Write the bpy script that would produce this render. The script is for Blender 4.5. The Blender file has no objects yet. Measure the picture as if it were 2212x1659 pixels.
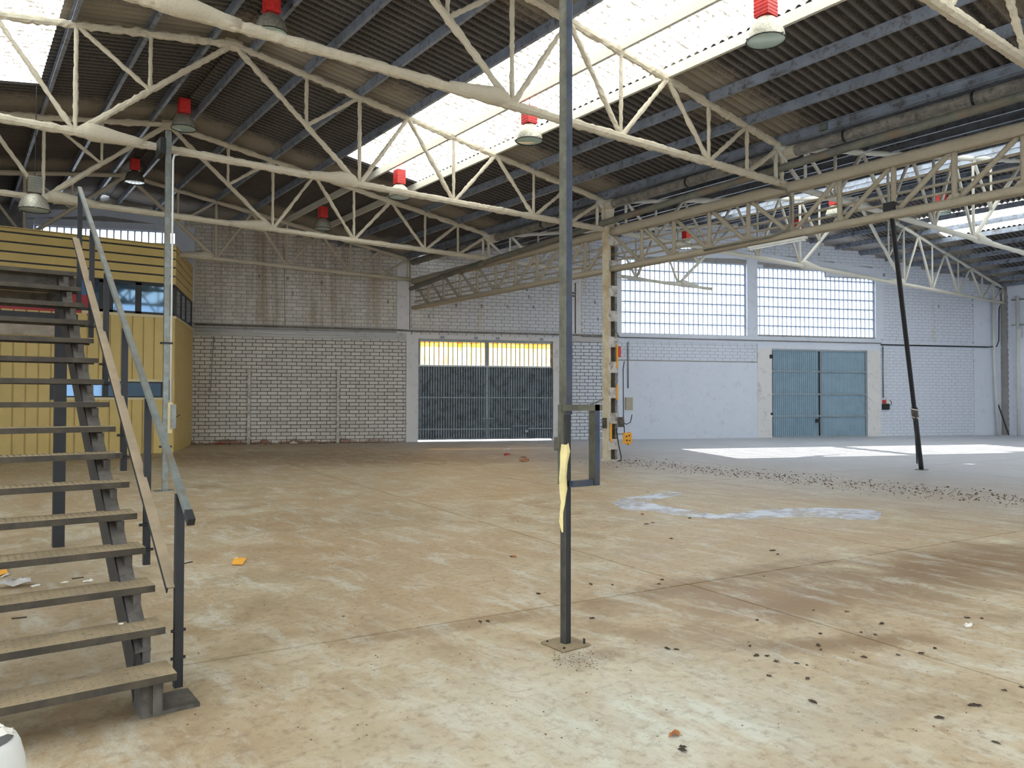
import bpy, math, random
from mathutils import Vector, Matrix
R = math.radians
rnd = random.Random(7)
SC = bpy.context.scene
COL = SC.collection

# ------------------------------------------------------------------ camera, sky, sun, exposure
CAMZ = 1.6
yaw, pit, rol = R(-36.607), R(1.144), R(0.103)
fw = Vector((math.cos(pit)*math.sin(-yaw), math.cos(pit)*math.cos(yaw), math.sin(pit)))
rt = Vector((math.cos(yaw), math.sin(yaw), 0)); up = rt.cross(fw)
cr = rt*math.cos(rol)+up*math.sin(rol); cu = -rt*math.sin(rol)+up*math.cos(rol)
cam = bpy.data.cameras.new('camera'); camo = bpy.data.objects.new('camera', cam); COL.objects.link(camo)
M = Matrix.Identity(4)
for i in range(3):
    M[i][0] = cr[i]; M[i][1] = cu[i]; M[i][2] = -fw[i]
M[2][3] = CAMZ
camo.matrix_world = M
cam.sensor_width = 36; cam.lens = 1644.13*36/2212; cam.clip_end = 300; cam.clip_start = 0.05
SC.camera = camo

W = bpy.data.worlds.new('sky'); SC.world = W; W.use_nodes = True
bg = W.node_tree.nodes['Background']; bg.inputs[0].default_value = (0.80, 0.90, 1.0, 1); bg.inputs[1].default_value = 1.0
sl = bpy.data.lights.new('sun', 'SUN'); sl.energy = 4.5; sl.angle = R(0.6); sl.color = (1.0, 0.95, 0.86)
so = bpy.data.objects.new('sun', sl); COL.objects.link(so)
so.location = (20, 60, 30)
so.rotation_euler = Vector((0.62, 1.25, 1.0)).to_track_quat('Z', 'Y').to_euler()
SC.view_settings.view_transform = 'Standard'; SC.view_settings.look = 'None'
SC.view_settings.exposure = 1.97; SC.view_settings.gamma = 1.0
SC.view_settings.use_curve_mapping = False
SC.cycles.max_bounces = 10; SC.cycles.diffuse_bounces = 7; SC.cycles.glossy_bounces = 3
SC.cycles.transparent_max_bounces = 12; SC.cycles.use_denoising = True
SC.cycles.sample_clamp_indirect = 8

# ------------------------------------------------------------------ geometry helpers
class MB:
    def __init__(s): s.v = []; s.f = []; s.m = []; s.smooth = False
    def add(s, vs, fs, mi=0):
        n = len(s.v); s.v += [tuple(v) for v in vs]; s.f += [tuple(i+n for i in f) for f in fs]; s.m += [mi]*len(fs)
        return s
    def box(s, x0, x1, y0, y1, z0, z1, mi=0):
        return s.add([(x0,y0,z0),(x1,y0,z0),(x1,y1,z0),(x0,y1,z0),(x0,y0,z1),(x1,y0,z1),(x1,y1,z1),(x0,y1,z1)],
              [(0,3,2,1),(4,5,6,7),(0,1,5,4),(1,2,6,5),(2,3,7,6),(3,0,4,7)], mi)
    def hexa(s, p8, mi=0):
        return s.add(p8, [(0,3,2,1),(4,5,6,7),(0,1,5,4),(1,2,6,5),(2,3,7,6),(3,0,4,7)], mi)
    def bar(s, p, q, w, h, up=(0,0,1), mi=0):
        p = Vector(p); q = Vector(q); d = (q-p).normalized(); u = Vector(up)
        a = d.cross(u)
        if a.length < 1e-4: a = d.cross(Vector((1,0,0)))
        a.normalize(); b = a.cross(d).normalized()
        a *= w/2; b *= h/2
        return s.hexa([p-a-b, p+a-b, q+a-b, q-a-b, p-a+b, p+a+b, q+a+b, q-a+b], mi)
    def prof(s, p, q, pts, side=(1,0,0), mi=0, closed=True, caps=True):
        # extrude 2D profile pts (a along side, b up) from p to q
        p = Vector(p); q = Vector(q); d = (q-p).normalized(); a = Vector(side); a = (a-d*a.dot(d)).normalized(); b = a.cross(d)
        if b.z < -1e-6: b = -b
        n = len(pts)
        vs = [p+a*x+b*y for x, y in pts]+[q+a*x+b*y for x, y in pts]
        fs = [(i, (i+1) % n, n+(i+1) % n, n+i) for i in range(n if closed else n-1)]
        if caps and closed: fs += [tuple(range(n-1, -1, -1)), tuple(range(n, 2*n))]
        return s.add(vs, fs, mi)
    def tube(s, pts, r, n=8, mi=0, cap=True):
        pts = [Vector(p) for p in pts]; rs = r if isinstance(r, (list, tuple)) else [r]*len(pts)
        base = len(s.v); ref = None
        for i, p in enumerate(pts):
            d = (pts[min(i+1, len(pts)-1)]-pts[max(i-1, 0)]).normalized()
            if ref is None:
                ref = Vector((0,0,1)) if abs(d.z) < .9 else Vector((1,0,0))
            a = (ref-d*ref.dot(d)).normalized(); b = d.cross(a); ref = a
            for k in range(n):
                t = 2*math.pi*k/n
                s.v.append(tuple(p+a*math.cos(t)*rs[i]+b*math.sin(t)*rs[i]))
        for i in range(len(pts)-1):
            for k in range(n):
                k2 = (k+1) % n
                s.f.append((base+i*n+k, base+i*n+k2, base+(i+1)*n+k2, base+(i+1)*n+k)); s.m.append(mi)
        if cap:
            s.f.append(tuple(base+k for k in range(n-1, -1, -1))); s.m.append(mi)
            s.f.append(tuple(base+(len(pts)-1)*n+k for k in range(n))); s.m.append(mi)
        return s
    def lathe(s, c, prof, n=20, mi=0):
        base = len(s.v); c = Vector(c)
        for r, z in prof:
            for k in range(n):
                t = 2*math.pi*k/n; s.v.append((c.x+r*math.cos(t), c.y+r*math.sin(t), c.z+z))
        for i in range(len(prof)-1):
            for k in range(n):
                k2 = (k+1) % n; s.f.append((base+i*n+k, base+i*n+k2, base+(i+1)*n+k2, base+(i+1)*n+k)); s.m.append(mi)
        return s
    def lumpy(s, p, q, w, h, seg=.2, jit=.20, mi=0):
        # a steel bar coated in sprayed foam: rounded section whose size wanders along its length
        p = Vector(p); q = Vector(q); L = (q-p).length; d = (q-p)/L; u = Vector((0,0,1))
        if abs(d.z) > .95: u = Vector((0,1,0))
        a = d.cross(u).normalized(); b = a.cross(d).normalized()
        n = max(2, int(L/seg)+1); base = len(s.v); N = 8
        drift = 1.0
        for i in range(n+1):
            c = p+d*(L*i/n); drift = 1+(drift-1)*.6+rnd.uniform(-1, 1)*jit*.6
            for k in range(N):
                t = 2*math.pi*(k+.5)/N; j = drift*(1+rnd.uniform(-1, 1)*jit)
                s.v.append(tuple(c+a*math.cos(t)*w*.56*j+b*math.sin(t)*h*.56*j))
        for i in range(n):
            for k in range(N):
                k2 = (k+1) % N; s.f.append((base+i*N+k, base+i*N+k2, base+(i+1)*N+k2, base+(i+1)*N+k)); s.m.append(mi)
        s.f.append(tuple(base+k for k in range(N-1, -1, -1))); s.m.append(mi)
        s.f.append(tuple(base+n*N+k for k in range(N))); s.m.append(mi)
        s.smooth = seg > .12
        return s
    def mesh(s, name, mats, off=Vector((0,0,0))):
        me = bpy.data.meshes.new(name); me.from_pydata([(x-off.x, y-off.y, z-off.z) for x, y, z in s.v], [], s.f)
        for m in (mats if isinstance(mats, (list, tuple)) else [mats]): me.materials.append(m)
        if any(s.m): me.polygons.foreach_set('material_index', s.m)
        if s.smooth: me.polygons.foreach_set('use_smooth', [True]*len(s.f))
        me.update(); return me

def woff(o):
    v = Vector((0,0,0))
    while o is not None: v += o.location; o = o.parent
    return v
def tag(o, label=None, cat=None, group=None, kind=None):
    if label: o['label'] = label
    if cat: o['category'] = cat
    if group: o['group'] = group
    if kind: o['kind'] = kind
    return o
def thing(name, loc, label, cat, group=None, kind=None):
    o = bpy.data.objects.new(name, None); o.empty_display_size = .2; o.location = loc; COL.objects.link(o)
    return tag(o, label, cat, group, kind)
def part(name, mb, mat, parent, label=None, kind=None):
    o = bpy.data.objects.new(name, mb.mesh(name, mat, woff(parent))); o.parent = parent; COL.objects.link(o)
    if label: o['label'] = label
    if kind: o['kind'] = kind
    return o
def solo(name, mb, mat, loc, label, cat, group=None, kind=None):
    loc = Vector(loc); o = bpy.data.objects.new(name, mb.mesh(name, mat, loc)); o.location = loc; COL.objects.link(o)
    return tag(o, label, cat, group, kind)
def inst(name, me, parent, loc, rot=(0,0,0)):
    o = bpy.data.objects.new(name, me); o.parent = parent; o.location = Vector(loc)-woff(parent); o.rotation_euler = rot
    COL.objects.link(o); return o
def copy_tree(o, parent=None, move=None):
    c = o.copy(); COL.objects.link(c); c.parent = parent
    if move is not None: c.location = Vector(move)
    for ch in list(o.children): copy_tree(ch, c)
    return c
def ORD(i): return ['first','second','third','fourth','fifth','sixth','seventh','eighth','ninth','tenth','eleventh','twelfth','thirteenth','fourteenth'][i]

WA = R(22.6); W0 = Vector((13.911, 25.123, 0)); WD = Vector((math.cos(WA), -math.sin(WA), 0)); WN = Vector((-math.sin(WA), -math.cos(WA), 0))
# ------------------------------------------------------------------ material helpers
class NT:
    def __init__(s, name):
        s.mat = bpy.data.materials.new(name); s.mat.use_nodes = True; s.t = s.mat.node_tree; s.n = s.t.nodes; s.l = s.t.links
        s.b = s.n['Principled BSDF']; s.out = s.n['Material Output']
        s.geo = s.n.new('ShaderNodeNewGeometry')
    def pos(s, scale=(1,1,1), rot=(0,0,0)):
        m = s.n.new('ShaderNodeMapping'); m.inputs['Scale'].default_value = scale; m.inputs['Rotation'].default_value = rot
        s.l.new(s.geo.outputs['Position'], m.inputs[0]); return m.outputs[0]
    def noise(s, scale, detail=4, rough=.6, vec=None, dist=0):
        n = s.n.new('ShaderNodeTexNoise'); n.inputs['Scale'].default_value = scale; n.inputs['Detail'].default_value = detail
        n.inputs['Roughness'].default_value = rough; n.inputs['Distortion'].default_value = dist
        s.l.new(vec if vec is not None else s.geo.outputs['Position'], n.inputs['Vector']); return n.outputs[0]
    def ramp(s, x, stops):
        r = s.n.new('ShaderNodeValToRGB'); e = r.color_ramp.elements
        while len(e) < len(stops): e.new(.5)
        for i, (p, c) in enumerate(stops):
            e[i].position = p; e[i].color = (c if isinstance(c, tuple) else (c, c, c))+(1,)
        s.l.new(x, r.inputs[0]); return r.outputs[0]
    def mix(s, f, a, b, mode='MIX'):
        m = s.n.new('ShaderNodeMix'); m.data_type = 'RGBA'; m.blend_type = mode
        for sock, v in ((m.inputs[0], f), (m.inputs[6], a), (m.inputs[7], b)):
            if isinstance(v, (int, float)): sock.default_value = v
            elif isinstance(v, tuple): sock.default_value = v+(1,)
            else: s.l.new(v, sock)
        return m.outputs[2]
    def math(s, op, a, b=0.0, c=None):
        m = s.n.new('ShaderNodeMath'); m.operation = op
        for i, v in enumerate((a, b) if c is None else (a, b, c)):
            if isinstance(v, (int, float)): m.inputs[i].default_value = v
            else: s.l.new(v, m.inputs[i])
        return m.outputs[0]
    def xyz(s):
        m = s.n.new('ShaderNodeSeparateXYZ'); s.l.new(s.geo.outputs['Position'], m.inputs[0]); return m.outputs
    def col(s, c):
        if isinstance(c, tuple): s.b.inputs['Base Color'].default_value = c+(1,)
        else: s.l.new(c, s.b.inputs['Base Color'])
        return s
    def rough(s, r):
        if isinstance(r, (int, float)): s.b.inputs['Roughness'].default_value = r
        else: s.l.new(r, s.b.inputs['Roughness'])
        return s
    def bump(s, h, strength=.4, dist=.02):
        b = s.n.new('ShaderNodeBump'); b.inputs['Strength'].default_value = strength; b.inputs['Distance'].default_value = dist
        s.l.new(h, b.inputs['Height']); s.l.new(b.outputs[0], s.b.inputs['Normal']); return s
def simple(name, c, rough=.6, metal=0., var=.18, scale=6., bump=0., dirt=None, dscale=2.5):
    t = NT(name); n = t.noise(scale, 5, .65)
    lo = tuple(max(0, x*(1-var)) for x in c); hi = tuple(min(1, x*(1+var)) for x in c)
    k = t.ramp(n, [(.3, lo), (.7, hi)])
    if dirt: k = t.mix(t.ramp(t.noise(dscale, 6, .7), [(.48, 0.), (.66, 1.)]), k, dirt)
    t.col(k).rough(rough); t.b.inputs['Metallic'].default_value = metal
    if bump: t.bump(t.noise(scale*6, 4, .7), bump, .01)
    return t.mat

# --- concrete floor
def mat_floor():
    t = NT('concrete_floor'); v = t.pos((1,1,1))
    big = t.noise(.42, 5, .62, dist=.4); mid = t.noise(1.7, 7, .7, dist=.6); fine = t.noise(14, 6, .75)
    base = t.ramp(mid, [(.28, (.31,.22,.125)), (.5, (.44,.345,.215)), (.72, (.60,.535,.395))])
    dust = t.mix(t.ramp(big, [(.42, 0.), (.62, .75)]), base, (.42,.285,.155))
    x, y, z = t.xyz()
    def blob(cx, cy, rx, ry, ang, soft=.35):
        c, s_ = math.cos(ang), math.sin(ang)
        dx = t.math('SUBTRACT', x, cx); dy = t.math('SUBTRACT', y, cy)
        a = t.math('DIVIDE', t.math('ADD', t.math('MULTIPLY', dx, c), t.math('MULTIPLY', dy, s_)), rx)
        b = t.math('DIVIDE', t.math('SUBTRACT', t.math('MULTIPLY', dy, c), t.math('MULTIPLY', dx, s_)), ry)
        d = t.math('SQRT', t.math('ADD', t.math('MULTIPLY', a, a), t.math('MULTIPLY', b, b)))
        d = t.math('ADD', d, t.math('MULTIPLY', t.math('SUBTRACT', mid, .5), 1.5))
        return t.ramp(d, [(soft, 1.), (1., 0.)])
    br = (.20,.115,.048)
    c = dust
    for bl, k in ((blob(6.6, 3.45, 3.6, 1.0, R(-10)), .60), (blob(5.6, 4.35, 2.2, .35, R(-6)), .62), (blob(8.2, 3.3, 2.6, .8, R(-12)), .8),
                  (blob(4.75, 2.75, .95, .20, R(-28)), .72), (blob(5.4, 3.4, .9, .3, R(10)), .5), (blob(3.0, 4.55, 1.3, .16, R(-6)), .5), (blob(10, 18, 9, 2.6, R(-22)), .62), (blob(6, 22, 7, 2.2, R(-22)), .6), (blob(3.27, 3.5, .3, .16, 0), .7), (blob(4.6, 9.5, 3.5, 1.2, R(-10)), .22)):
        c = t.mix(t.math('MULTIPLY', bl, k), c, br)
    # pale scuffed, worn patches where the slab shows
    sc = t.noise(2.6, 10, .8, t.pos((1.5, .5, 1), (0, 0, R(-8))), .5)
    c = t.mix(t.math('MULTIPLY', t.ramp(sc, [(.50, 0.), (.62, 1.)]), .5), c, (.63,.63,.54))
    near = blob(2.7, 2.7, 1.5, 1.2, R(-20), .2)
    c = t.mix(t.math('MULTIPLY', near, t.ramp(t.noise(4, 10, .8, t.pos((1.5, .5, 1), (0, 0, R(-8)))), [(.36, .1), (.62, .75)])), c, (.66,.68,.58))
    c = t.mix(t.math('MULTIPLY', t.ramp(fine, [(.50, 0.), (.64, 1.)]), .5), c, (.22,.15,.085))
    c = t.mix(t.math('MULTIPLY', t.ramp(t.noise(30, 3, .6), [(.68, 0.), (.74, 1.)]), .5), c, (.16,.12,.08))
    # bluish window light over the second nave's slab, put into the colour
    g = t.ramp(t.math('ADD', t.math('MULTIPLY', x, .05), t.math('MULTIPLY', mid, .12)), [(.58, 0.), (1.0, 1.)])
    c = t.mix(t.math('MULTIPLY', g, .72), c, (.60,.65,.76))
    t.col(c); t.rough(t.ramp(mid, [(.3, .42), (.7, .62)])); t.bump(t.math('ADD', fine, mid), .25, .01)
    return t.mat
# --- painted brick
def mat_brick():
    t = NT('whitewashed_brick'); x, y, z = t.xyz()
    at = t.n.new('ShaderNodeAttribute'); at.attribute_name = 'tint'
    n = t.noise(1.1, 6, .7); f = t.noise(18, 5, .7)
    c = t.mix(n, (.66,.61,.545), (.80,.76,.70))
    c = t.mix(.5, c, at.outputs['Color'], 'MULTIPLY')
    # bluish window light in the second nave, painted into the brick
    g = t.ramp(t.math('MULTIPLY', x, .03), [(.40, 0.), (.66, 1.)])
    c = t.mix(t.math('MULTIPLY', g, .9), c, (.70,.75,.85))
    # rust and damp running down the high wall of the first nave
    st = t.noise(1.0, 5, .7, t.pos((1.5, 1.5, .14))); lft = t.ramp(t.math('MULTIPLY', x, .03), [(.33, 1.), (.5, 0.)])
    hi = t.ramp(t.math('MULTIPLY', z, .1), [(.40, 0.), (.44, 1.)])
    k = t.math('MULTIPLY', t.math('MULTIPLY', t.ramp(st, [(.46, 0.), (.66, 1.)]), hi), lft)
    c = t.mix(t.math('MULTIPLY', k, .8), c, (.30,.22,.13))
    c = t.mix(t.math('MULTIPLY', t.ramp(st, [(.60, 0.), (.70, 1.)]), t.math('MULTIPLY', hi, .5)), c, (.55,.42,.20))
    # paint gone from the lowest courses: bare red brick and grime
    lo = t.ramp(t.math('ADD', z, t.math('MULTIPLY', t.noise(1.3, 5, .7), .75)), [(.42, 1.), (.50, 0.)])
    c = t.mix(t.math('MULTIPLY', lo, t.math('MULTIPLY', lft, .9)), c, (.27,.12,.065))
    c = t.mix(t.math('MULTIPLY', t.ramp(f, [(.60, 0.), (.70, 1.)]), .35), c, (.22,.19,.16))
    t.col(c).rough(.85).bump(f, .5, .012); return t.mat
def mat_plaster(name, a, b, dirt, amt=.35):
    t = NT(name); n = t.noise(1.5, 7, .7); f = t.noise(22, 5, .7)
    c = t.mix(n, a, b); c = t.mix(t.math('MULTIPLY', t.ramp(t.noise(3.2, 9, .75), [(.54, 0.), (.68, 1.)]), amt), c, dirt)
    t.col(c).rough(.85).bump(f, .4, .01); return t.mat
def mat_foam(name, a, b):
    t = NT(name); n = t.noise(2.2, 5, .6); f = t.noise(34, 4, .8); c = t.mix(n, a, b)
    c = t.mix(t.math('MULTIPLY', t.ramp(f, [(.56, 0.), (.70, 1.)]), .45), c, tuple(x*.5 for x in a))
    t.col(c).rough(.95).bump(t.math('ADD', f, t.noise(90, 2, .6)), .9, .02); return t.mat
def mat_roof():
    t = NT('fibre_cement_sheet'); x, y, z = t.xyz()
    n = t.noise(1.6, 6, .7); f = t.noise(40, 4, .8)
    c = t.mix(t.ramp(n, [(.35, 0.), (.65, 1.)]), (.032,.029,.030), (.080,.068,.060))
    # corrugation shading put into the colour, with dust and spray: crests pale, flutes dark
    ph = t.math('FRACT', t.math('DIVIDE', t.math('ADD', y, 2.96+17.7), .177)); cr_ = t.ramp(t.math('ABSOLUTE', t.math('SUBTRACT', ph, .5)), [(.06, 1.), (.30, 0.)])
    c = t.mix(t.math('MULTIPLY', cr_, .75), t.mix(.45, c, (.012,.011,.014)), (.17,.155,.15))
    dw = t.math('ADD', t.math('MULTIPLY', x, math.sin(WA)), t.math('MULTIPLY', y, math.cos(WA)))
    dw = t.math('SUBTRACT', W0.x*math.sin(WA)+W0.y*math.cos(WA), dw); dw = t.math('ADD', dw, t.math('MULTIPLY', t.noise(1.2, 5, .7), 1.6))
    c = t.mix(t.math('MULTIPLY', t.ramp(t.math('MULTIPLY', dw, .3), [(.52, 1.), (.80, 0.)]), .55), c, (.60,.57,.53))  # paler towards the end wall
    # beige overspray from the foamed trusses, strongest close beside each one
    d = t.math('ABSOLUTE', t.math('SUBTRACT', t.math('FRACT', t.math('DIVIDE', t.math('ADD', y, -3.95+2.63+52.6), 5.26)), .5))
    d = t.math('ADD', d, t.math('MULTIPLY', t.math('SUBTRACT', t.noise(3.0, 5, .7), .5), .16))
    m = t.ramp(d, [(.04, 1.), (.17, 0.)])
    sp = t.ramp(t.math('ADD', f, t.math('MULTIPLY', m, .22)), [(.56, 0.), (.64, 1.)])
    c = t.mix(t.math('MULTIPLY', m, .62), c, (.33,.28,.21)); c = t.mix(t.math('MULTIPLY', sp, .42), c, (.36,.32,.26))
    t.col(c).rough(.9).bump(f, .4, .008); return t.mat
def mat_skylight():
    t = NT('translucent_roof_sheet'); x, y, z = t.xyz()
    w = t.math('FRACT', t.math('DIVIDE', y, .177)); line = t.ramp(t.math('ABSOLUTE', t.math('SUBTRACT', w, .5)), [(.06, 1.), (.13, 0.)])
    n = t.noise(1.0, 6, .75, t.pos((.6, 5, 1))); rust = t.ramp(n, [(.60, 0.), (.70, 1.)])
    dm = t.math('MULTIPLY', line, t.ramp(t.noise(9, 5, .8), [(.36, 0.), (.55, 1.)]))
    c = t.mix(t.math('MULTIPLY', rust, .55), (.93,.93,.88), (.70,.42,.14)); c = t.mix(t.math('MULTIPLY', dm, .95), c, (.05,.04,.025))
    tl = t.n.new('ShaderNodeBsdfTranslucent'); tp = t.n.new('ShaderNodeBsdfTransparent'); df = t.n.new('ShaderNodeBsdfDiffuse')
    for b in (tl, tp, df): t.l.new(c, b.inputs[0])
    m = t.n.new('ShaderNodeMixShader'); m.inputs[0].default_value = 1.0; t.l.new(tp.outputs[0], m.inputs[1]); t.l.new(tl.outputs[0], m.inputs[2])
    m2 = t.n.new('ShaderNodeMixShader'); m2.inputs[0].default_value = .1; t.l.new(m.outputs[0], m2.inputs[1]); t.l.new(df.outputs[0], m2.inputs[2])
    t.l.new(m2.outputs[0], t.out.inputs[0]); return t.mat
def mat_thin(name, c, ft=.5, gl=.05):
    t = NT(name)
    tl = t.n.new('ShaderNodeBsdfTranslucent'); tp = t.n.new('ShaderNodeBsdfTransparent'); g = t.n.new('ShaderNodeBsdfGlossy'); g.inputs['Roughness'].default_value = .15
    col = c if not isinstance(c, tuple) else None
    for b in (tl, tp):
        if isinstance(c, tuple): b.inputs[0].default_value = c+(1,)
    m = t.n.new('ShaderNodeMixShader'); m.inputs[0].default_value = 1-ft; t.l.new(tp.outputs[0], m.inputs[1]); t.l.new(tl.outputs[0], m.inputs[2])
    m2 = t.n.new('ShaderNodeMixShader'); m2.inputs[0].default_value = gl; t.l.new(m.outputs[0], m2.inputs[1]); t.l.new(g.outputs[0], m2.inputs[2])
    t.l.new(m2.outputs[0], t.out.inputs[0]); return t.mat
def mat_amber():
    t = NT('amber_corrugated_plastic'); n = t.noise(1.0, 6, .7, t.pos((6, 6, 1.2))); c = t.ramp(n, [(.35, (.80,.36,.07)), (.60, (.92,.72,.38))])
    tl = t.n.new('ShaderNodeBsdfTranslucent'); tp = t.n.new('ShaderNodeBsdfTransparent')
    for b in (tl, tp): t.l.new(c, b.inputs[0])
    m = t.n.new('ShaderNodeMixShader'); m.inputs[0].default_value = .97; t.l.new(tp.outputs[0], m.inputs[1]); t.l.new(tl.outputs[0], m.inputs[2])
    t.l.new(m.outputs[0], t.out.inputs[0]); return t.mat

m_floor = mat_floor(); m_brick = mat_brick()
m_plast = mat_plaster('pale_plaster', (.66,.70,.80), (.76,.80,.87), (.40,.39,.38), .3)
m_jamb = mat_plaster('dirty_white_plaster', (.68,.66,.63), (.82,.80,.79), (.30,.23,.17), .5)
m_band = mat_plaster('concrete_band', (.50,.48,.45), (.60,.59,.58), (.20,.17,.14), .5)
m_mortar = mat_plaster('dark_mortar', (.07,.06,.05), (.15,.13,.115), (.06,.05,.045), .4)
m_mortar2 = mat_plaster('pale_mortar', (.26,.245,.23), (.42,.41,.40), (.10,.09,.08), .6)
m_foam = mat_foam('sprayed_foam_cream', (.60,.52,.385), (.80,.72,.56))
m_foam2 = mat_foam('sprayed_foam_girder', (.45,.385,.28), (.60,.53,.41))
m_foam3 = mat_foam('cream_paint_steel', (.68,.65,.55), (.80,.77,.67))
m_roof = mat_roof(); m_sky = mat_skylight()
m_purlin = simple('galvanised_purlin', (.27,.31,.385), .42, .25, .3, 3, .2, (.10,.095,.09), 6)
m_pipe = simple('dusty_pipe', (.24,.22,.19), .8, 0, .3, 5, .4, (.11,.10,.09), 9)
m_pipe2 = simple('green_grey_pipe', (.17,.175,.145), .75, 0, .3, 4, .3, (.22,.15,.10), 2)
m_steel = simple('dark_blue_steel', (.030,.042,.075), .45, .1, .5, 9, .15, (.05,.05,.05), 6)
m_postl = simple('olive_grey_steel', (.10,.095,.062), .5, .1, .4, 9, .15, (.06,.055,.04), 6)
m_black = simple('black_steel', (.012,.012,.014), .55, .0, .3, 8, .1)
m_postd = simple('dark_olive_steel', (.045,.042,.032), .5, .1, .5, 9, .15)
m_galv = simple('galvanised_rail', (.24,.26,.245), .38, .6, .25, 7, .1, (.22,.19,.15), 5)
m_dustbar = simple('dusty_flat_bar', (.33,.25,.16), .8, 0, .2, 5, .1)
m_tread = simple('dusty_checker_plate', (.31,.235,.135), .75, .1, .3, 5, .5, (.22,.17,.11), 10)
m_lip = simple('dark_tread_edge', (.075,.06,.04), .7, .2, .35, 7, .3, (.05,.042,.035), 8)  # darker than the tread tops; for fronts and undersides
m_strg = simple('dusty_stringer', (.115,.10,.085), .7, .1, .3, 7, .3, (.06,.05,.04), 8)
m_yel = simple('ochre_steel_cladding', (.66,.48,.155), .42, .0, .07, 2, 0.)
m_yelw = simple('cream_cladding', (.72,.60,.33), .42, .0, .05, 2, 0.)
m_frameb = simple('black_window_frame', (.012,.012,.014), .35, 0, .2, 5)
m_gate = simple('blue_grey_gate_steel', (.24,.28,.31), .5, .1, .16, 3, .1, (.10,.11,.12), 4)
m_gated = simple('gate_rib_shade', (.05,.06,.07), .6, .1, .2, 3)  # dark colour stands for the shade between the leaf ribs
m_gate2 = simple('blue_gate_steel', (.25,.36,.44), .5, .0, .10, 3, .1)
m_gatef = simple('gate_rail_steel', (.30,.35,.37), .5, .1, .15, 4)
m_white = simple('white_plastic', (.72,.72,.68), .45, 0, .06, 3)
m_red = simple('red_enamel', (.62,.035,.03), .45, 0, .25, 14)
m_blue = simple('blue_panel', (.05,.16,.33), .5, 0, .15, 3)
m_redp = simple('red_panel', (.42,.03,.04), .5, 0, .15, 3)
m_alu = simple('dusty_aluminium', (.50,.48,.40), .45, .55, .25, 30, .3, (.30,.27,.20), 25)
m_alud = simple('sooty_reflector', (.14,.125,.105), .6, .3, .25, 20, .2)  # darker than the other lamp reflectors
m_lamp = simple('pale_green_glass', (.42,.56,.50), .12, 0, .06, 3)
m_orange = simple('orange_sheet', (.90,.42,.04), .6, 0, .08, 6)
m_yelt = simple('yellow_tape', (.72,.60,.27), .5, 0, .15, 8)
m_leaf = simple('dry_leaf', (.055,.035,.02), .9, 0, .5, 20)
m_crumb = simple('brown_crumbs', (.13,.085,.05), .9, 0, .5, 30)
m_leafo = simple('rust_leaf', (.36,.13,.04), .85, 0, .4, 20)
m_paper = simple('crumpled_white_paper', (.72,.68,.60), .8, 0, .1, 12)
m_bag = simple('thin_plastic_bag', (.52,.48,.44), .35, 0, .12, 12)
t_ = NT('bluish_spill'); t_.col((.56,.60,.70)).rough(.3); t_.l.new(t_.ramp(t_.noise(2.2, 9, .75), [(.36, 0.), (.56, .85)]), t_.b.inputs['Alpha']); m_spill = t_.mat
m_cable = simple('black_cable', (.015,.015,.017), .6)
m_conc = simple('column_render', (.64,.56,.40), .9, 0, .14, 6, .5, (.46,.36,.22), 1.4)
m_conc2 = simple('batten_render', (.66,.62,.55), .9, 0, .18, 8, .6, (.28,.24,.20), 5)
m_cab = simple('beige_cabinet', (.46,.40,.29), .6, 0, .08, 6)
m_tube = simple('fluorescent_tube_white', (.82,.85,.90), .3)
m_pane = mat_thin('clear_window_pane', (.96,.98,1.0), .72, .04)
m_mull = simple('blue_white_glazing_bar', (.42,.52,.68), .6, 0, .08, 6)
m_amber = mat_amber()
g_ = NT('office_glass'); g_.col((.10,.17,.26)).rough(.04); g_.b.inputs['Metallic'].default_value = .75; m_glass = g_.mat
m_board = simple('fascia_board', (.44,.38,.30), .8, 0, .2, 4, .3)

# ------------------------------------------------------------------ key dimensions
XG = 13.9                                   # the valley girder between the naves
TY = [3.95, 9.21, 14.53, 19.78, 25.02]      # truss lines
ZC = 6.06
def ws(s, z, o=0.): return W0+WD*s+WN*o+Vector((0, 0, z))      # point on the skewed far wall; o = out into the hall
def wallY(x): return W0.y+(x-W0.x)*WD.y/WD.x
RX1, RZ1, SL1 = 4.25, 8.50, .1537
RX2, RZ2, SL2 = 26.2, 9.10, .168
def roofz(x): return RZ1-SL1*abs(x-RX1) if x < 14.0 else RZ2-SL2*abs(x-RX2)
SEND = 27.1
N1 = [4.25, 5.68, 6.83, 7.97, 9.14, 10.30, 11.44, 12.60, 13.75]
def px(u, v, z=0.):
    # point of the floor (height z) that the photograph shows at pixel u, v
    r = fw+cr*((u-1106)/1644.13)-cu*((v-829.5)/1644.13); t = (z-CAMZ)/r.z
    return Vector((r.x*t, r.y*t, z))

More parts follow.
